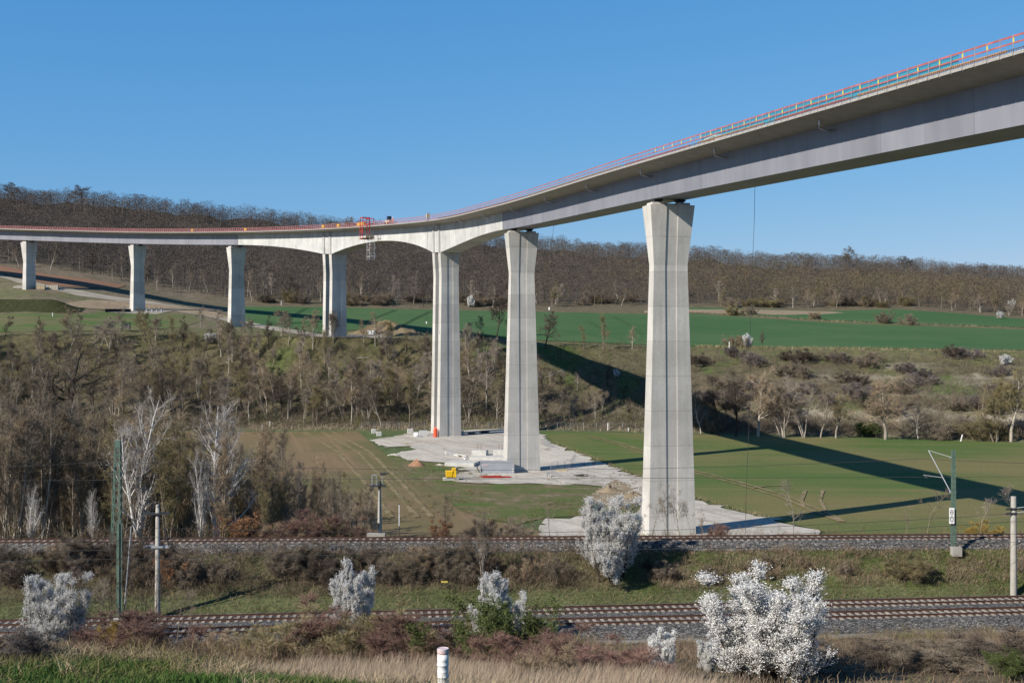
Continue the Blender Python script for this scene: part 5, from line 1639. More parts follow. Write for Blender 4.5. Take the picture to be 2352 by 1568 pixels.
under('yard_weeds', np.array(PW), .45, 1.6, 26, [(.10, .12, .04), (.19, .15, .09), (.14, .13, .055)], .4, .04, 216, 'patchy weeds on and around the gravel yard', scale=8)
# skyline crowns standing above the wood
for x, kk, h, lab in ((40, 'twig_dark', 17, 'broad crown standing above the wood at the far left skyline'), (186, 'twig_dark', 19, 'pair-crowned tree above the wood left of the middle of the left skyline'), (800, 'twig', 16, 'crown above the wood behind the red gantry'), (1945, 'twig', 19, 'round crown above the wood on the right skyline'), (2095, 'twig_dark', 17, 'dark crown above the wood right of the round one')):
    Y = 880; K_round[kk][0].place(at(x, Y), h * .85, lab, wide=1.9)
# ------------------------------------------------------------------ things on the deck
def proj(p): return 1176 + FD * p[0] / p[1], 784 - FD * p[2] / p[1]
def s_at(px, t=HALF, z=0.0):
    ss_ = np.arange(S0 - 40, S_END, 1.0)
    xs_ = np.array([proj(dp(s, t, z))[0] for s in ss_])
    return float(ss_[np.argmin(abs(xs_ - px))])
def deck_frame(s, t, z):
    p, f, n = deck(s)
    return Vector(dp(s, t, z)), math.atan2(f[1], f[0])        # local x runs along the bridge, local y to the left
M['red'] = plain('red_paint', (.50, .045, .035, 1), .5, var=.15)
M['orange'] = plain('orange_workwear', (.80, .20, .03, 1), .8)
M['beige'] = plain('beige_paint', (.50, .44, .33, 1), .6)
M['glass'] = plain('dark_glass', (.02, .025, .03, 1), .1, spec=.6)
M['skin'] = plain('skin', (.45, .28, .20, 1), .6)
M['navy'] = plain('dark_cloth', (.03, .035, .06, 1), .9)
M['grey_metal'] = plain('grey_sheet_metal', (.34, .36, .39, 1), .5, .2, var=.10, scale=.6)
M['timber'] = plain('pale_timber', (.50, .41, .27, 1), .8, var=.25, scale=2)
M['black_wood'] = plain('blackened_planks', (.035, .032, .032, 1), .9, var=.3)
M['sand'] = plain('sand', (.30, .17, .10, 1), .95, var=.15, scale=2)
M['fence'] = plain('fence_wire', (.30, .31, .31, 1), .5, .4)

def person(p, rz, label, shirt, h=1.76, lift=0.0):
    o = empty('person', (p[0], p[1], p[2] + lift), rz, label, 'person')
    def body(name, verts, edges, radii, mat):
        me = bpy.data.meshes.new(name); me.from_pydata(verts, edges, [])
        ob = link(name, me, o); me.materials.append(mat)
        sk = ob.modifiers.new('skin', 'SKIN'); ob.modifiers.new('sub', 'SUBSURF').levels = 1
        for v, r_ in zip(me.skin_vertices[0].data, radii): v.radius = (r_[0], r_[1]) if isinstance(r_, tuple) else (r_, r_)
        me.skin_vertices[0].data[0].use_root = True
        return ob
    k = h / 1.76
    v = [(0, 0, .95), (0, 0, 1.15), (0, 0, 1.40), (0, 0, 1.52), (0, .02, 1.64), (0, .02, 1.72),
         (-.10, 0, .88), (-.11, .04, .48), (-.12, 0, .08), (-.12, .12, .03), (.10, 0, .88), (.12, -.03, .48), (.14, -.05, .08), (.14, .08, .03),
         (-.19, 0, 1.40), (-.25, .02, 1.13), (-.22, .22, 1.0), (-.20, .30, .98), (.19, 0, 1.40), (.26, .0, 1.13), (.24, .18, .98), (.22, .27, .97)]
    v = [(a * k, b_ * k, c * k) for a, b_, c in v]
    e = [(0, 1), (1, 2), (2, 3), (3, 4), (4, 5), (0, 6), (6, 7), (7, 8), (8, 9), (0, 10), (10, 11), (11, 12), (12, 13), (2, 14), (14, 15), (15, 16), (16, 17), (2, 18), (18, 19), (19, 20), (20, 21)]
    r_ = [(.16, .12), (.15, .11), (.17, .12), .06, .095, .085, .09, .065, .05, .045, .09, .065, .05, .045, .07, .048, .038, .035, .07, .048, .038, .035]
    body('body', v, e, r_, M['skin'])
    jv = [v[i] for i in (0, 1, 2, 14, 15, 16, 18, 19, 20)]
    body('jacket', jv, [(0, 1), (1, 2), (2, 3), (3, 4), (4, 5), (2, 6), (6, 7), (7, 8)], [(.185, .14), (.175, .135), (.185, .14), .085, .066, .055, .085, .066, .055], M[shirt])
    tv = [v[i] for i in (0, 6, 7, 8, 10, 11, 12)]
    body('trousers', tv, [(0, 1), (1, 2), (2, 3), (0, 4), (4, 5), (5, 6)], [(.17, .13), .105, .082, .07, .105, .082, .07], M[shirt if shirt == 'orange' else 'navy'])
    b = MB(); b.lathe((0, .02 * k, 1.70 * k), [(.135, 0), (.115, .02), (.105, .07), (.06, .115), (.01, .125)], 10); b.build('helmet', M['white'], o)
    return o

# red inspection gantry with its hanging stair tower
sg = s_at(846)
gp, grz = deck_frame(sg, HALF + .35, 0)
gan = empty('inspection_gantry', gp, grz, 'red scaffold gantry hung over the edge of the white arch span', 'gantry')
def frame(mb, x0, x1, y0, y1, z0, z1, w=.14):
    for x in (x0, x1):
        for y in (y0, y1): mb.bar((x, y, z0), (x, y, z1), w)
    for z in (z0, z1):
        mb.bar((x0, y0, z), (x1, y0, z), w); mb.bar((x0, y1, z), (x1, y1, z), w)
        mb.bar((x0, y0, z), (x0, y1, z), w); mb.bar((x1, y0, z), (x1, y1, z), w)
b = MB(); frame(b, -2.0, -.1, 0, 2.2, -3.6, 2.6, .17); frame(b, -2.0, .9, -1.4, .1, .7, 2.4, .15)
for z in (-1.6, .5): b.bar((-2.0, 2.2, z), (-.1, 2.2, z), .12)
b.bar((-2, 2.2, -3.6), (-.1, 2.2, .5), .09); b.build('red_frame', M['red'], gan)
b = MB(); b.box((-.9, .3, -3.65), (4.6, 3.2, .14)); b.build('platform', M['rust'], gan)
b = MB(); b.box((-1.2, -1.5, -3.2), (1.9, .1, .9)); b.box((-2.9, .4, -3.1), (.1, 2.6, .9)); b.build('toe_panels', M['timber'], gan)
b = MB()
x0, x1, y0, y1 = -4.1, -2.3, -.6, 1.0
for x in (x0, x1):
    for y in (y0, y1): b.tube([(x, y, -3.0), (x, y, -10.2)], .055, 6)
for i in range(9):
    z = -3.4 - i * .8
    b.bar((x0, y0, z), (x1, y0, z), .07); b.bar((x0, y1, z), (x1, y1, z), .07); b.bar((x0, y0, z), (x0, y1, z), .07); b.bar((x1, y0, z), (x1, y1, z), .07)
for z in (-5.6, -8.0): b.bar((x0, y1, z), (x1, y1, z + 2.2), .07)
for z in (-6.4, -8.8):
    frame(b, x0 - .9, x0, y0, y1, z - .5, z + .6, .06)
b.build('stair_tower', M['galv'], gan)
b = MB()
for z in (-5.8, -7.2, -9.2): b.box(((x0 + x1) / 2, (y0 + y1) / 2, z), (1.7, 1.5, .12))
b.build('stair_landing', M['timber'], gan)
b = MB(); b.tube([(-.4, 1.9, -3.7), (x1, y1, -7.4)], .035, 5); b.tube([(-1.9, 1.9, -3.7), (x1, y1, -5.6)], .035, 5); b.build('guy_rods', M['dark'], gan)
Mx = Matrix.Translation(gp) @ Matrix.Rotation(grz, 4, 'Z')
person(Mx @ Vector((-3.0, .3, -7.1)), grz + 2.0, 'worker in orange clothes climbing the hanging stair tower', 'orange', lift=.02)

# loader with a black cab on the deck
lp, lrz = deck_frame(s_at(877), HALF - 2.2, .33)
lo = empty('wheel_loader', lp, lrz, 'beige site loader with a black cab standing on the deck', 'loader')
b = MB(); b.box((-.3, 0, 1.15), (3.6, 1.7, 1.1)); b.box((1.3, 0, 1.6), (1.2, 1.6, .6), taper=.85); b.build('body', M['beige'], lo, bevel=.06)
b = MB(); b.box((-.5, 0, 2.5), (1.6, 1.5, 1.7), taper=.9); b.build('cab', M['glass'], lo, bevel=.05)
b = MB(); b.box((-.5, 0, 3.4), (1.6, 1.5, .1)); b.build('cab_roof', M['dark'], lo)
for x in (-1.5, 1.1):
    for y in (-.95, .95):
        b = MB()
        b.tube([(x, y - .2, .62), (x, y + .2, .62)], .62, 14); b.build('wheel', M['dark'], lo)
b = MB(); b.bar((1.8, -.5, 1.3), (3.0, -.5, .6), .18); b.bar((1.8, .5, 1.3), (3.0, .5, .6), .18); b.box((3.3, 0, .55), (.8, 2.2, .8), taper=.7); b.build('bucket', M['beige'], lo)
pp, prz = deck_frame(s_at(896), HALF - .9, .40)
person(pp, prz, 'worker in orange clothes standing behind the guardrail beside the loader', 'orange', lift=.30)

lo.scale = (.76, .76, .74)
# white van, only its roof shows over the edge
vp, vrz = deck_frame(s_at(1642, HALF - 5.6, 1.6), HALF - 5.6, .40)
va = empty('white_van', vp, vrz, 'white van parked on the deck, its roof above the edge', 'van')
b = MB(); b.box((0, 0, .75), (5.2, 1.9, .9)); b.box((-.3, 0, 1.6), (4.2, 1.8, .85), taper=.88); b.build('body', M['white'], va, bevel=.08)
b = MB(); b.box((-.3, 0, 1.55), (3.9, 1.84, .45), taper=.93); b.build('windows', M['glass'], va)
for x in (-1.6, 1.6):
    for y in (-.9, .9):
        b = MB(); b.tube([(x, y - .12, .34), (x, y + .12, .34)], .34, 14); b.build('wheel', M['dark'], va)
for px, L, lab in ((824, 5.0, 'yellow site box on the deck left of the red gantry'), (774, 1.6, 'small yellow box at the deck edge left of the gantry'), (738, 1.6, 'small yellow box at the deck edge above the first twin pier'), (440, 1.1, 'orange yellow box at the deck edge between the far piers'), (560, 1.4, 'yellow bundle at the deck edge above the end of the white arch')):
    q, rz = deck_frame(s_at(px), HALF - .75, .34)
    o = empty('site_box', q, rz, lab, 'box')
    b = MB(); b.box((0, 0, .65), (L, .8, 1.1)); b.build('body', M['yellow'], o, bevel=.04)
    b = MB(); b.box((0, 0, 1.24), (L + .08, .88, .08)); b.build('lid', M['beige'], o)
q, rz = deck_frame(s_at(983), HALF + .1, .35)
o = empty('rope_winch', q, rz, 'small tan winch box on the deck edge with a rope hanging down', 'winch')
b = MB(); b.box((0, 0, 1.1), (1.0, .7, 1.1)); b.build('body', M['timber'], o, bevel=.05)
b = MB(); frame(b, -.5, .5, -.4, .4, .0, 1.9, .07); b.build('frame', M['galv'], o)

# ropes hanging from the bridge
def rope(name, top, bot, label, r=.03, weight=True):
    o = empty(name, top, 0, label, 'rope'); T = Vector(top); B = Vector(bot)
    n = 14; pts = [T.lerp(B, k / n) - T + Vector((.12 * math.sin(k * .9), .1 * math.cos(k * .7), 0)) for k in range(n + 1)]
    b = MB(); b.tube(pts, r, 5); b.build('strand', M['dark'], o)
    if weight:
        b = MB(); b.lathe(pts[-1] - Vector((0, 0, .7)), [(.05, 0), (.16, .15), (.16, .55), (.04, .7)], 8); b.build('weight', M['white'], o)
p0 = Vector(dp(s_at(983), HALF + .25, .2)); rope('hanging_rope', p0, (p0.x - .2, p0.y, (784 - 738) / FD * p0.y), 'thin rope with a white weight hanging beside the nearer twin pier')
s_ = s_at(1272, -3.2, -4.5); p0 = Vector(dp(s_, -3.2, -.7)); rope('hanging_rope', p0, (p0.x - 1.0, p0.y, (784 - 705) / FD * p0.y), 'thin rope hanging right of the pier in the gravel yard', .03)
s_ = s_at(1733, -3.2, -4.5); p0 = Vector(dp(s_, -3.2, -.7)); gz = ground_z(p0.x - 1.2, p0.y); rope('hanging_rope', p0, (p0.x - 1.2, p0.y, gz + .3), 'long thin rope hanging to the field right of the nearest visible pier', .028, False)

# ------------------------------------------------------------------ things in the gravel yard
def spot(px, row): return hit(px, row)
def sc_(p): return FD / p.y          # picture units per metre
def thing_box(name, px, row, w_px, h_px, depth, mat, label, cat, group=None, rz=0.0, bev=.05):
    p = spot(px, row); k = sc_(p)
    o = empty(name, p, rz, label, cat, group)
    b = MB(); b.box((0, depth / 2, h_px / k / 2 - .05), (w_px / k, depth, h_px / k + .1)); b.build('body', M[mat], o, bevel=bev)
    return o, w_px / k, h_px / k

# long grey roll-off container
p = spot(1142, 1088.5); k = sc_(p); W, H, D = 78 / k, 28 / k, 2.4
o = empty('site_container', p, math.radians(1.5), 'long grey steel container in front of the second pier', 'container')
b = MB(); b.box((0, D / 2, H / 2 + .12), (W, D, H - .1)); b.build('shell', M['grey_metal'], o, bevel=.05)
b = MB()
for x in (-W / 2 + .06, W / 2 - .06): b.box((x, -.03, H / 2 + .12), (.16, .08, H - .05))
b.box((0, -.03, .16), (W, .08, .2)); b.box((0, -.03, H), (W, .08, .18)); b.build('frame', M['galv'], o)
b = MB(); b.box((-W / 2 + 1.0, -.055, H * .72), (1.25, .02, .20)); so = b.build('sign_plate', M['white'], o)
M['label_red'] = plain('red_lettering', (.45, .07, .08, 1), .6)
b = MB()
for q in range(7): b.box((-W / 2 + .5 + q * .165, -.075, H * .72), (.11, .012, .13))
b.build('lettering', M['label_red'], so)
for sx in (-1, 1):
    b = MB()
    for q in range(4): b.box((sx * (W / 2 - .28), -.06, H * .22 + q * .18), (.26, .02, .09), 0)
    b.build('warning_stripes', M['white' if sx > 0 else 'dark'], o)
b = MB()
for q in range(5): b.bar((-W / 2 - .15, .3 + q * .4, .3), (-W / 2 - .75, .2 + q * .4, H * .55 + .2 * (q % 2)), .09)
b.build('ladder_hooks', M['dark'], o)
# yellow pumps on a pale skid
p = spot(1036, 1104); k = sc_(p)
o = empty('mixing_unit', p, .1, 'yellow mixing pump on a pale skid at the yard edge', 'machine')
b = MB(); b.box((0, .8, .28), (3.2, 1.8, .5)); b.build('skid', M['conc_block'], o, bevel=.04)
b = MB(); b.box((-.35, .8, 1.35), (1.25, 1.3, 1.25), taper=1.15); b.build('hopper', M['yellow'], o, bevel=.04)
b = MB(); b.box((.62, .7, 1.5), (.85, 1.0, 2.0)); b.build('tower', M['yellow'], o, bevel=.04)
b = MB(); b.bar((-.9, .2, .5), (-.3, .6, 1.0), .12); b.bar((.3, .2, .5), (.5, .5, .9), .12); b.box((.1, .1, .6), (1.5, .2, .2)); b.tube([(1.0, .4, .6), (1.6, .1, .35), (2.4, .2, .2)], .09, 6); b.build('pipework', M['dark'], o)
o, w_, h_ = thing_box('switch_cabinet', 1048, 1083, 7, 12, .8, 'grey_metal', 'grey switch cabinet behind the yellow mixing pump', 'cabinet')
b = MB(); b.box((.1, -.03, h_ * .5), (.5, .04, h_ * .6)); b.build('door', M['dark'], o)
# red beams
p = spot(1137, 1099); k = sc_(p)
r_ = random.Random(4)
for i in range(11):
    L = r_.uniform(3.0, 5.2)
    o = empty('formwork_beam', p + Vector((r_.uniform(-1.0, 1.2), .12 + .22 * (i % 5), .12 + .17 * (i // 5))), r_.uniform(-.16, .16), 'red steel formwork beam in the heap before the container', 'beam', 'red beams heaped before the container')
    b = MB(); b.box((0, 0, .07), (L, .05, .14)); b.box((0, 0, .01), (L, .16, .03)); b.box((0, 0, .14), (L, .16, .03)); b.build('flanges', M['red'], o)
    b = MB(); b.box((L / 2 - .02, 0, .075), (.05, .17, .16)); b.box((-L / 2 + .02, 0, .075), (.05, .17, .16)); b.build('end_plate', M['rust'], o)
# sand heap
def heap(name, p, w, h, mat, label, seed, dpt=None, cat='heap'):
    n, m = 12, 36; V = []; F = []
    r = np.random.default_rng(seed)
    for i in range(n + 1):
        for j in range(m):
            a = 2 * math.pi * j / m; rr = i / n
            x = math.cos(a) * rr * w / 2; y = math.sin(a) * rr * (dpt or w) / 2
            z = h * max(0, 1 - rr) ** .9 * (1 + .25 * math.sin(a * 2 + seed)) + (r.normal(0, .05) * h if 0 < i < n else 0)
            V.append((x, y, z - (.25 if i == n else 0)))
    for i in range(n):
        for j in range(m): F.append((i * m + j, (i + 1) * m + j, (i + 1) * m + (j + 1) % m, i * m + (j + 1) % m))
    o = empty(name, p, 0, label, cat)
    mb = MB(); mb.add(V, F); mb.build('mound', M[mat], o, smooth=True); return o
p = spot(955, 1074); heap('sand_heap', p + Vector((0, 2.2, 0)), 46 / sc_(p), 1.45, 'sand', 'reddish sand heap at the left edge of the gravel yard', 3, 3.6)
for i, (px, row, w, h, lab) in enumerate(((935, 1020, 30, .35, 'low brown grassy heap beside the concrete cubes'), (1000, 1042, 30, .2, 'low pale rubble heap in the middle of the yard'), (1400, 1130, 70, 1.1, 'tan earth heap beside the gravel road'), (1455, 1142, 60, .9, 'pale rubble heap nearest the big pier'), (1290, 1112, 60, .5, 'low grey gravel heap before the fence panels'), (905, 1045, 34, .35, 'small grey rubble heap on the green verge'), (1010, 1068, 34, .3, 'white rubble heap beside the sand heap'))):
    p = spot(px, row); heap('rubble_heap', p, w / sc_(p), h, 'clay' if i in (0, 2, 3) else 'gravel', lab, 10 + i, w / sc_(p) * .8)
# concrete bodies
for px, row, w, h, d, lab in ((1100, 1052, 34, 18, 3.0, 'white concrete block with upright rebar on the foundation'), (1148, 1050, 30, 17, 3.0, 'white concrete block half behind the second pier')):
    o, w_, h_ = thing_box('concrete_block', px, row, w, h, d, 'conc_block', lab, 'concrete block', rz=-.15)
    b = MB()
    for q in range(8): b.bar((-w_ * .35 + (q % 4) * w_ * .22, .6 + 1.6 * (q // 4), h_), (-w_ * .35 + (q % 4) * w_ * .22, .6 + 1.6 * (q // 4), h_ + (1.3 if q % 4 in (1, 2) else .25)), .05)
    b.build('rebar', M['rust'], o)
thing_box('foundation_slab', 1118, 1058, 80, 8, 8.0, 'conc_block', 'pale concrete foundation slab under the two white blocks', 'foundation', rz=-.15)
thing_box('foundation_slab', 1055, 1072, 70, 9, 6.0, 'conc_block', 'pale concrete slab left of the grey container', 'foundation', rz=-.2)
for px, row, w, h, rz, lab in ((1036, 1045, 28, 5, .2, 'long pale slab fragment lying in the yard'), (1062, 1050, 24, 7, -.3, 'broken slab leaning on others left of the white blocks'), (1072, 1056, 16, 6, .5, 'small broken slab at the foot of the leaning one'), (1052, 1049, 14, 4, -.6, 'flat broken slab between two larger fragments')):
    p = spot(px, row); k = sc_(p); o = empty('slab_fragment', p + Vector((0, .5, h / k / 2)), rz, lab, 'concrete slab')
    b = MB(); b.box((0, 0, 0), (w / k, 1.8, .35)); q = b.build('slab', M['conc_block'], o, bevel=.05); q.rotation_euler = (.25 * (1 if rz > 0 else -1), .18, 0)
    b = MB(); b.bar((w / k / 2, 0, 0), (w / k / 2 + .7, .1, .3), .04); b.bar((w / k / 2, .4, 0), (w / k / 2 + .5, .5, .25), .04); b.build('rebar', M['rust'], o)
for px, row, w, lab in ((859, 995, 11, 'left one of two pale concrete cubes beside the young field'), (871, 1001, 11, 'right one of two pale concrete cubes beside the young field'), (943, 996, 13, 'pale concrete cube left of the white striped crate')):
    o, w_, h_ = thing_box('concrete_cube', px, row, w, w * .9, 1.2, 'conc_block', lab, 'concrete cube', rz=.2)
    b = MB(); b.tube([(-.12, .6, h_), (-.12, .6, h_ + .18), (.12, .6, h_ + .18), (.12, .6, h_)], .025, 5); b.build('lifting_eye', M['rust'], o)
# white striped crate and its neighbours
p = spot(972, 1003); k = sc_(p)
o = empty('slatted_crate', p, .05, 'white slatted container left of the orange silo', 'crate')
b = MB(); b.box((0, .9, .85), (18 / k, 1.6, 1.65)); b.build('body', M['grey_metal'], o)
b = MB()
for q in range(9): b.box((-8.4 / k + q * 2.1 / k, .06, .85), (.9 / k, .08, 1.7))
b.build('slats', M['white'], o)
for px, row, w, h, m, lab in ((955, 1003, 10, 11, 'white', 'white box left of the slatted container'), (963, 1005, 12, 4, 'alu', 'low grey pallet box in front of the slatted container'), (990, 1004, 10, 8, 'galv', 'small grey mesh crate beside the orange silo')):
    o, w_, h_ = thing_box('site_crate', px, row, w, h, 1.0, m, lab, 'crate')
    b = MB(); b.box((0, .5, h_ + .04), (w_ + .1, 1.1, .08)); b.box((0, .5, .02), (w_ + .1, 1.1, .1)); b.build('rim', M['galv'], o)
p = spot(1000, 1005); k = sc_(p)
o = empty('silo', p, 0, 'orange red silo with a pointed top at the foot of the twin pier', 'silo')
b = MB(); b.lathe((0, .6, 0), [(4.2 / k, 0), (4.9 / k, .3), (4.9 / k, 19 / k), (1.2 / k, 24.5 / k), (.7 / k, 25.5 / k)], 8); b.build('tank', M['red'], o)
M['red_or'] = plain('orange_red_paint', (.72, .10, .04, 1), .5); o.children[0].data.materials[0] = M['red_or']
b = MB()
for q in range(4): b.bar((math.cos(q * 1.57 + .8) * .4, .6 + math.sin(q * 1.57 + .8) * .4, -.1), (math.cos(q * 1.57 + .8) * .4, .6 + math.sin(q * 1.57 + .8) * .4, .4), .1)
b.build('legs', M['dark'], o)
# tilted formwork panel and dark bundles
p = spot(1055, 1000); k = sc_(p)
o = empty('leaning_formwork', p, .1, 'grey framed formwork panel leaning in the yard behind the orange silo', 'formwork')
b = MB(); W = 27 / k
for q in range(6): b.bar((-W / 2 + q * W / 5, 0, .05), (-W / 2 + .6 + q * W / 5 * .86, .7, 11 / k), .1)
for z in (.15, .5, .95): b.bar((-W / 2 + .6 * z, .65 * z, z * 11 / k), (W / 2 - .3 * z, .65 * z, z * 11 / k), .12)
b.build('frame', M['galv'], o)
b = MB(); b.add([(-W / 2, .05, .05), (W / 2, .05, .05), (W / 2 - .4, .75, 10 / k), (-W / 2 + .6, .75, 10 / k), (-W / 2, .11, .05), (W / 2, .11, .05), (W / 2 - .4, .81, 10 / k), (-W / 2 + .6, .81, 10 / k)], [(0, 1, 2, 3), (7, 6, 5, 4), (0, 4, 5, 1), (1, 5, 6, 2), (2, 6, 7, 3), (3, 7, 4, 0)]); b.build('plate', M['grey_metal'], o)
for px, row, n_, lab in ((1085, 999, 5, 'dark bundle of steel parts right of the formwork panel'), (1112, 996, 6, 'dark bundle of steel parts behind the second pier'), (1333, 1096, 4, 'dark pallet of steel parts at the yard edge'), (1290, 1084, 4, 'pale stack of boards at the foot of the fence panels')):
    p = spot(px, row); r2 = random.Random(px); o = empty('steel_bundle', p, 0, lab, 'bundle')
    b = MB()
    for q in range(n_): b.bar((-1.2 + r2.uniform(-.4, .4), r2.uniform(0, .9), .12 + .13 * q), (1.2 + r2.uniform(-.6, .5), r2.uniform(0, .9), .12 + .15 * q), .13)
    b.build('bars', M['dark' if 'dark' in lab else 'timber'], o)
    b = MB(); b.box((-.7, .45, .05), (.12, 1.2, .12)); b.box((.7, .45, .05), (.12, 1.2, .12)); b.build('bearers', M['timber'], o)
p = spot(1269, 1096); o = empty('pallet_crate', p, .1, 'grey wire crate on the gravel right of the container', 'crate')
b = MB(); frame(b, -1.2, 1.1, 0, 1.0, .1, .95, .08); 
for q in range(6): b.bar((-1.2 + q * .46, 0, .1), (-1.2 + q * .46, 0, .95), .04)
b.build('frame', M['galv'], o); b = MB(); b.box((-.75, .5, .5), (.8, .9, .8)); b.build('contents', M['conc_block'], o)
# fence panels
def fence_panel(p0, p1, h, label, group):
    o = empty('fence_panel', p0, 0, label, 'fence', group); d = Vector(p1) - Vector(p0)
    b = MB(); b.bar((0, 0, .1), d + Vector((0, 0, .1)), .05); b.bar((0, 0, h), d + Vector((0, 0, h)), .05)
    b.bar((0, 0, 0), (0, 0, h), .06); b.bar(d, d + Vector((0, 0, h)), .06); b.build('frame', M['galv'], o)
    b = MB()
    for q in range(1, 9): b.bar(d * (q / 9) + Vector((0, 0, .1)), d * (q / 9) + Vector((0, 0, h)), .018)
    for q in range(1, 5): b.bar(Vector((0, 0, h * q / 5)), d + Vector((0, 0, h * q / 5)), .018)
    b.build('mesh', M['fence'], o)
    b = MB(); b.box((0, 0, .06), (.3, .7, .14)); b.build('foot', M['conc_block'], o)
for a, c_ in (((1265, 1084), (1281, 1080)), ((1281, 1080), (1297, 1080)), ((1297, 1080), (1312, 1076)), ((1312, 1076), (1322, 1062))):
    fence_panel(spot(*a), spot(*c_), 2.0, 'upright wire fence panel right of the second pier', 'wire fence panels right of the second pier')
for i in range(5):
    fence_panel(spot(1244 + i * 4.2, 1022 + i * 1.6), spot(1247.5 + i * 4.2, 1023.4 + i * 1.6), 1.7, 'grey barrier panel standing at the roadside behind the second pier', 'barrier panels behind the second pier')
# wire fence along the back of the yard
pts = [spot(x, 984.5) for x in range(830, 980, 29)] + [spot(x, 984) for x in range(1065, 1165, 29)] + [spot(x, 985) for x in range(1250, 1480, 30)]
fo_ = empty('wire_fence', pts[0], 0, 'long wire fence along the back of the gravel yard', 'fence'); A = pts[0]
for q in pts:
    b = MB(); b.bar(q - A, q - A + Vector((0, 0, 1.9)), .09); b.build('post', M['galv'], fo_)
b = MB()
for q in range(len(pts) - 1):
    if (pts[q + 1] - pts[q]).length > 8: continue
    for z in (.5, 1.0, 1.45, 1.85): b.bar(pts[q] - A + Vector((0, 0, z)), pts[q + 1] - A + Vector((0, 0, z)), .03)
b.build('wires', M['fence'], fo_)
# white marker stakes
for px, row, h, lean, lab in ((602, 986, 1.4, 0, 'lower one of two white stakes at the left end of the reeds'), (620, 980, 1.7, 0, 'upper one of two white stakes at the left end of the reeds'), (1443, 990, 1.1, 0, 'short white stake left of the nearest visible pier'), (1396, 988, 2.3, 0, 'tall white stake in the reeds before the slope'), (2206, 1014, 2.0, .25, 'leaning white stake at the far edge of the green crop'), (2, 0, 0, 0, None), (1675, 800, 2.4, 0, 'thin white stake at the lower edge of the wheat field'), (1055, 712, 0, 0, None), (646, 701, 2.2, 0, 'white stake at the back of the green field'), (121, 727, 1.6, 0, 'white stake on the meadow beside the green mound')):
    if lab is None: continue
    p = spot(px, row); o = empty('marker_stake', p, 0, lab, 'stake')
    w = .30 if row > 900 else .34
    b = MB(); b.bar((0, 0, -.2), (lean * h, 0, h * .93), w, .2); b.build('shaft', M['white'], o)
    b = MB(); b.bar((lean * h, 0, h * .93), (lean * h * 1.06, 0, h), w * 1.02, .21); b.build('tip', M['alu'], o)

# ------------------------------------------------------------------ things on the upper left slope
for px, row, w, h, lab in ((92.5, 665, 18, 11.5, 'yellowish timber crate at the foot of the farthest pier'), (122, 665.5, 20, 11, 'greyish timber crate right of the yellowish one')):
    p = spot(px, row); k = sc_(p); W, H = w / k, h / k
    o = empty('timber_crate', p, .05, lab, 'crate')
    b = MB(); b.box((0, 1.0, H / 2), (W * .96, 2.0, H * .95)); b.build('boards', M['timber' if px < 100 else 'conc_block'], o)
    b = MB()
    for q in range(5): b.box((-W / 2 + q * W / 4, -.06, H / 2 + .15), (.16, .12, H + .3))
    for z in (.2, .5, .8): b.box((0, -.07, H * z), (W, .1, .14))
    b.build('battens', M['timber'], o)
p0, p1 = spot(242, 717), spot(300, 717)
o = empty('plank_enclosure', p0, 0, 'low black plank wall beside the second farthest pier', 'fence'); d = p1 - p0
b = MB()
for q in range(24): b.box(d * ((q + .5) / 24) + Vector((0, 0, .6)), (d.length / 24 * .9, .08, 1.5), math.atan2(d.y, d.x))
b.build('planks', M['black_wood'], o)
for q in range(6):
    b = MB(); b.box(d * (q / 5) + Vector((0, -.12, .75)), (.16, .16, 1.8)); b.build('post', M['black_wood'], o)
for i, px in enumerate((334, 346, 357, 368)):
    p = spot(px, 717); o = empty('formwork_prop', p, 0, 'dark formwork frame standing right of the second farthest pier', 'formwork', 'formwork frames right of the second farthest pier')
    b = MB(); b.bar((0, 0, 0), (0, 0, 2.0), .16); b.bar((.9, 0, 0), (.9, 0, 1.9), .16); b.bar((0, 0, 1.9), (.9, 0, 1.9), .14); b.build('frame', M['black_wood'], o)
    b = MB(); b.box((.45, 0, .5 + .15 * (i % 2)), (.8, .3, .9)); b.build('panel', M['grey_metal'], o)
# hunting hide
p = spot(292, 761); k = sc_(p); W = 13 / k
o = empty('hunting_hide', p, .1, 'small grey wooden hunting hide on legs at the meadow edge', 'hut')
b = MB(); b.box((0, 0, 1.85), (W, W, 1.9)); b.build('cabin', M['plank'], o)
M['grey_wood'] = plain('grey_wood', (.17, .155, .14, 1), .9, var=.25); o.children[0].data.materials[0] = M['grey_wood']
b = MB(); b.box((0, 0, 2.88), (W * 1.15, W * 1.15, .12)); b.build('roof', M['black_wood'], o)
b = MB(); b.box((0, -W / 2 - .02, 2.2), (W * .6, .05, .38)); b.build('window', M['glass'], o)
b = MB(); b.box((-.1, -W / 2 - .02, 1.45), (W * .5, .04, .18)); b.build('hatch', M['black_wood'], o)
for sx in (-1, 1):
    for sy in (-1, 1):
        b = MB(); b.bar((sx * W * .42, sy * W * .42, -.3), (sx * W * .40, sy * W * .40, .95), .14); b.build('leg', M['grey_wood'], o)
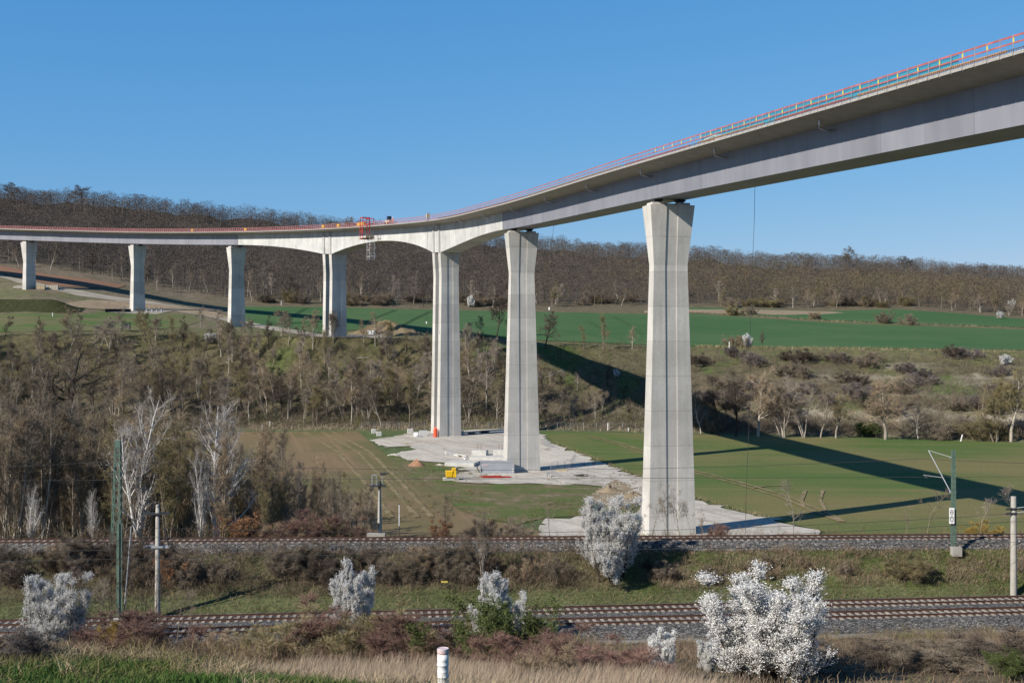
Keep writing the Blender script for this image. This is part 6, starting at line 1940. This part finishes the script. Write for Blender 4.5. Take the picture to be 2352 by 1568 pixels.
# green mound
def berm():
    q = [spot(*a) for a in ((-120, 722), (0, 721), (90, 722), (178, 722))]
    V, F = [], []
    n = 40
    for i in range(n + 1):
        u = i / n; p = q[0].lerp(q[3], u)
        hh = 6.2 * (1 if u < .72 else max(0, 1 - ((u - .72) / .28) ** 1.3))
        prof = [(0, -.4), (4.5, .52), (8.5, .97), (11, 1.0), (16, .9), (26, -.2)]
        for y, z in prof:
            zz = z * hh if z > 0 else z
            base = ground_z(p.x, p.y + y)
            V.append((p.x + (y * .0), p.y + y, max(base - .3, p.z + zz + (random.uniform(-.12, .12) if z > 0 else 0))))
    m = 6
    for i in range(n):
        for k in range(m - 1): F.append((i * m + k, (i + 1) * m + k, (i + 1) * m + k + 1, i * m + k + 1))
    t = NT('dark_turf', .95, spec=.1)
    t.color(t.ramp(t.noise(.9, 7, .75), [(.3, (.028, .033, .014, 1)), (.55, (.048, .052, .022, 1)), (.75, (.085, .075, .04, 1))]))
    M['dark_turf'] = t.m
    o = empty('earth_mound', q[1], 0, 'flat-topped mound of dark turf at the left edge', 'mound')
    mb = MB(); mb.add([(Vector(v) - q[1]) for v in V], F); mb.build('mound', t.m, o, smooth=False)
berm()
# spoil heap with a white skip
p = spot(880, 771); heap('spoil_heap', p + Vector((0, 9, 0)), 190 / sc_(p), 4.4, 'soil2' if 'soil2' in M else 'sand', 'long brown grassy spoil heap on the rim between the twin piers', 8, 16, 'heap')
t = NT('grassy_spoil', .95, spec=.1)
t.color(t.ramp(t.noise(.45, 7, .75), [(.3, (.11, .09, .05, 1)), (.5, (.20, .155, .095, 1)), (.7, (.27, .21, .13, 1))])); bpy.data.objects['spoil_heap'].children[0].data.materials[0] = t.m
p = spot(853, 769); k = sc_(p)
o = empty('skip', p, .05, 'white open skip in front of the spoil heap', 'skip')
W = 19 / k
def tub(W, Dp, H, th):
    b = MB(); v = []
    for z, s in ((.1, .62), (H, 1.0)):
        for a, c_ in ((-1, -1), (1, -1), (1, 1), (-1, 1)): v.append((a * W / 2 * s, c_ * Dp / 2, z))
    for z, s in ((.1 + th, .62), (H, .96)):
        for a, c_ in ((-1, -1), (1, -1), (1, 1), (-1, 1)): v.append((a * (W / 2 * s - th), c_ * (Dp / 2 - th), z))
    f = [(3, 2, 1, 0), (0, 1, 5, 4), (1, 2, 6, 5), (2, 3, 7, 6), (3, 0, 4, 7), (8, 9, 10, 11), (9, 8, 12, 13), (10, 9, 13, 14), (11, 10, 14, 15), (8, 11, 15, 12), (4, 5, 13, 12), (5, 6, 14, 13), (6, 7, 15, 14), (7, 4, 12, 15)]
    b.add(v, f); return b
tub(W, 1.7, 1.5, .08).build('tub', M['white'], o)
b = MB()
for x in (-.5, 0, .5): b.box((x * W * .6, -.9, .8), (.1, .1, 1.2))
b.build('ribs', M['alu'], o)
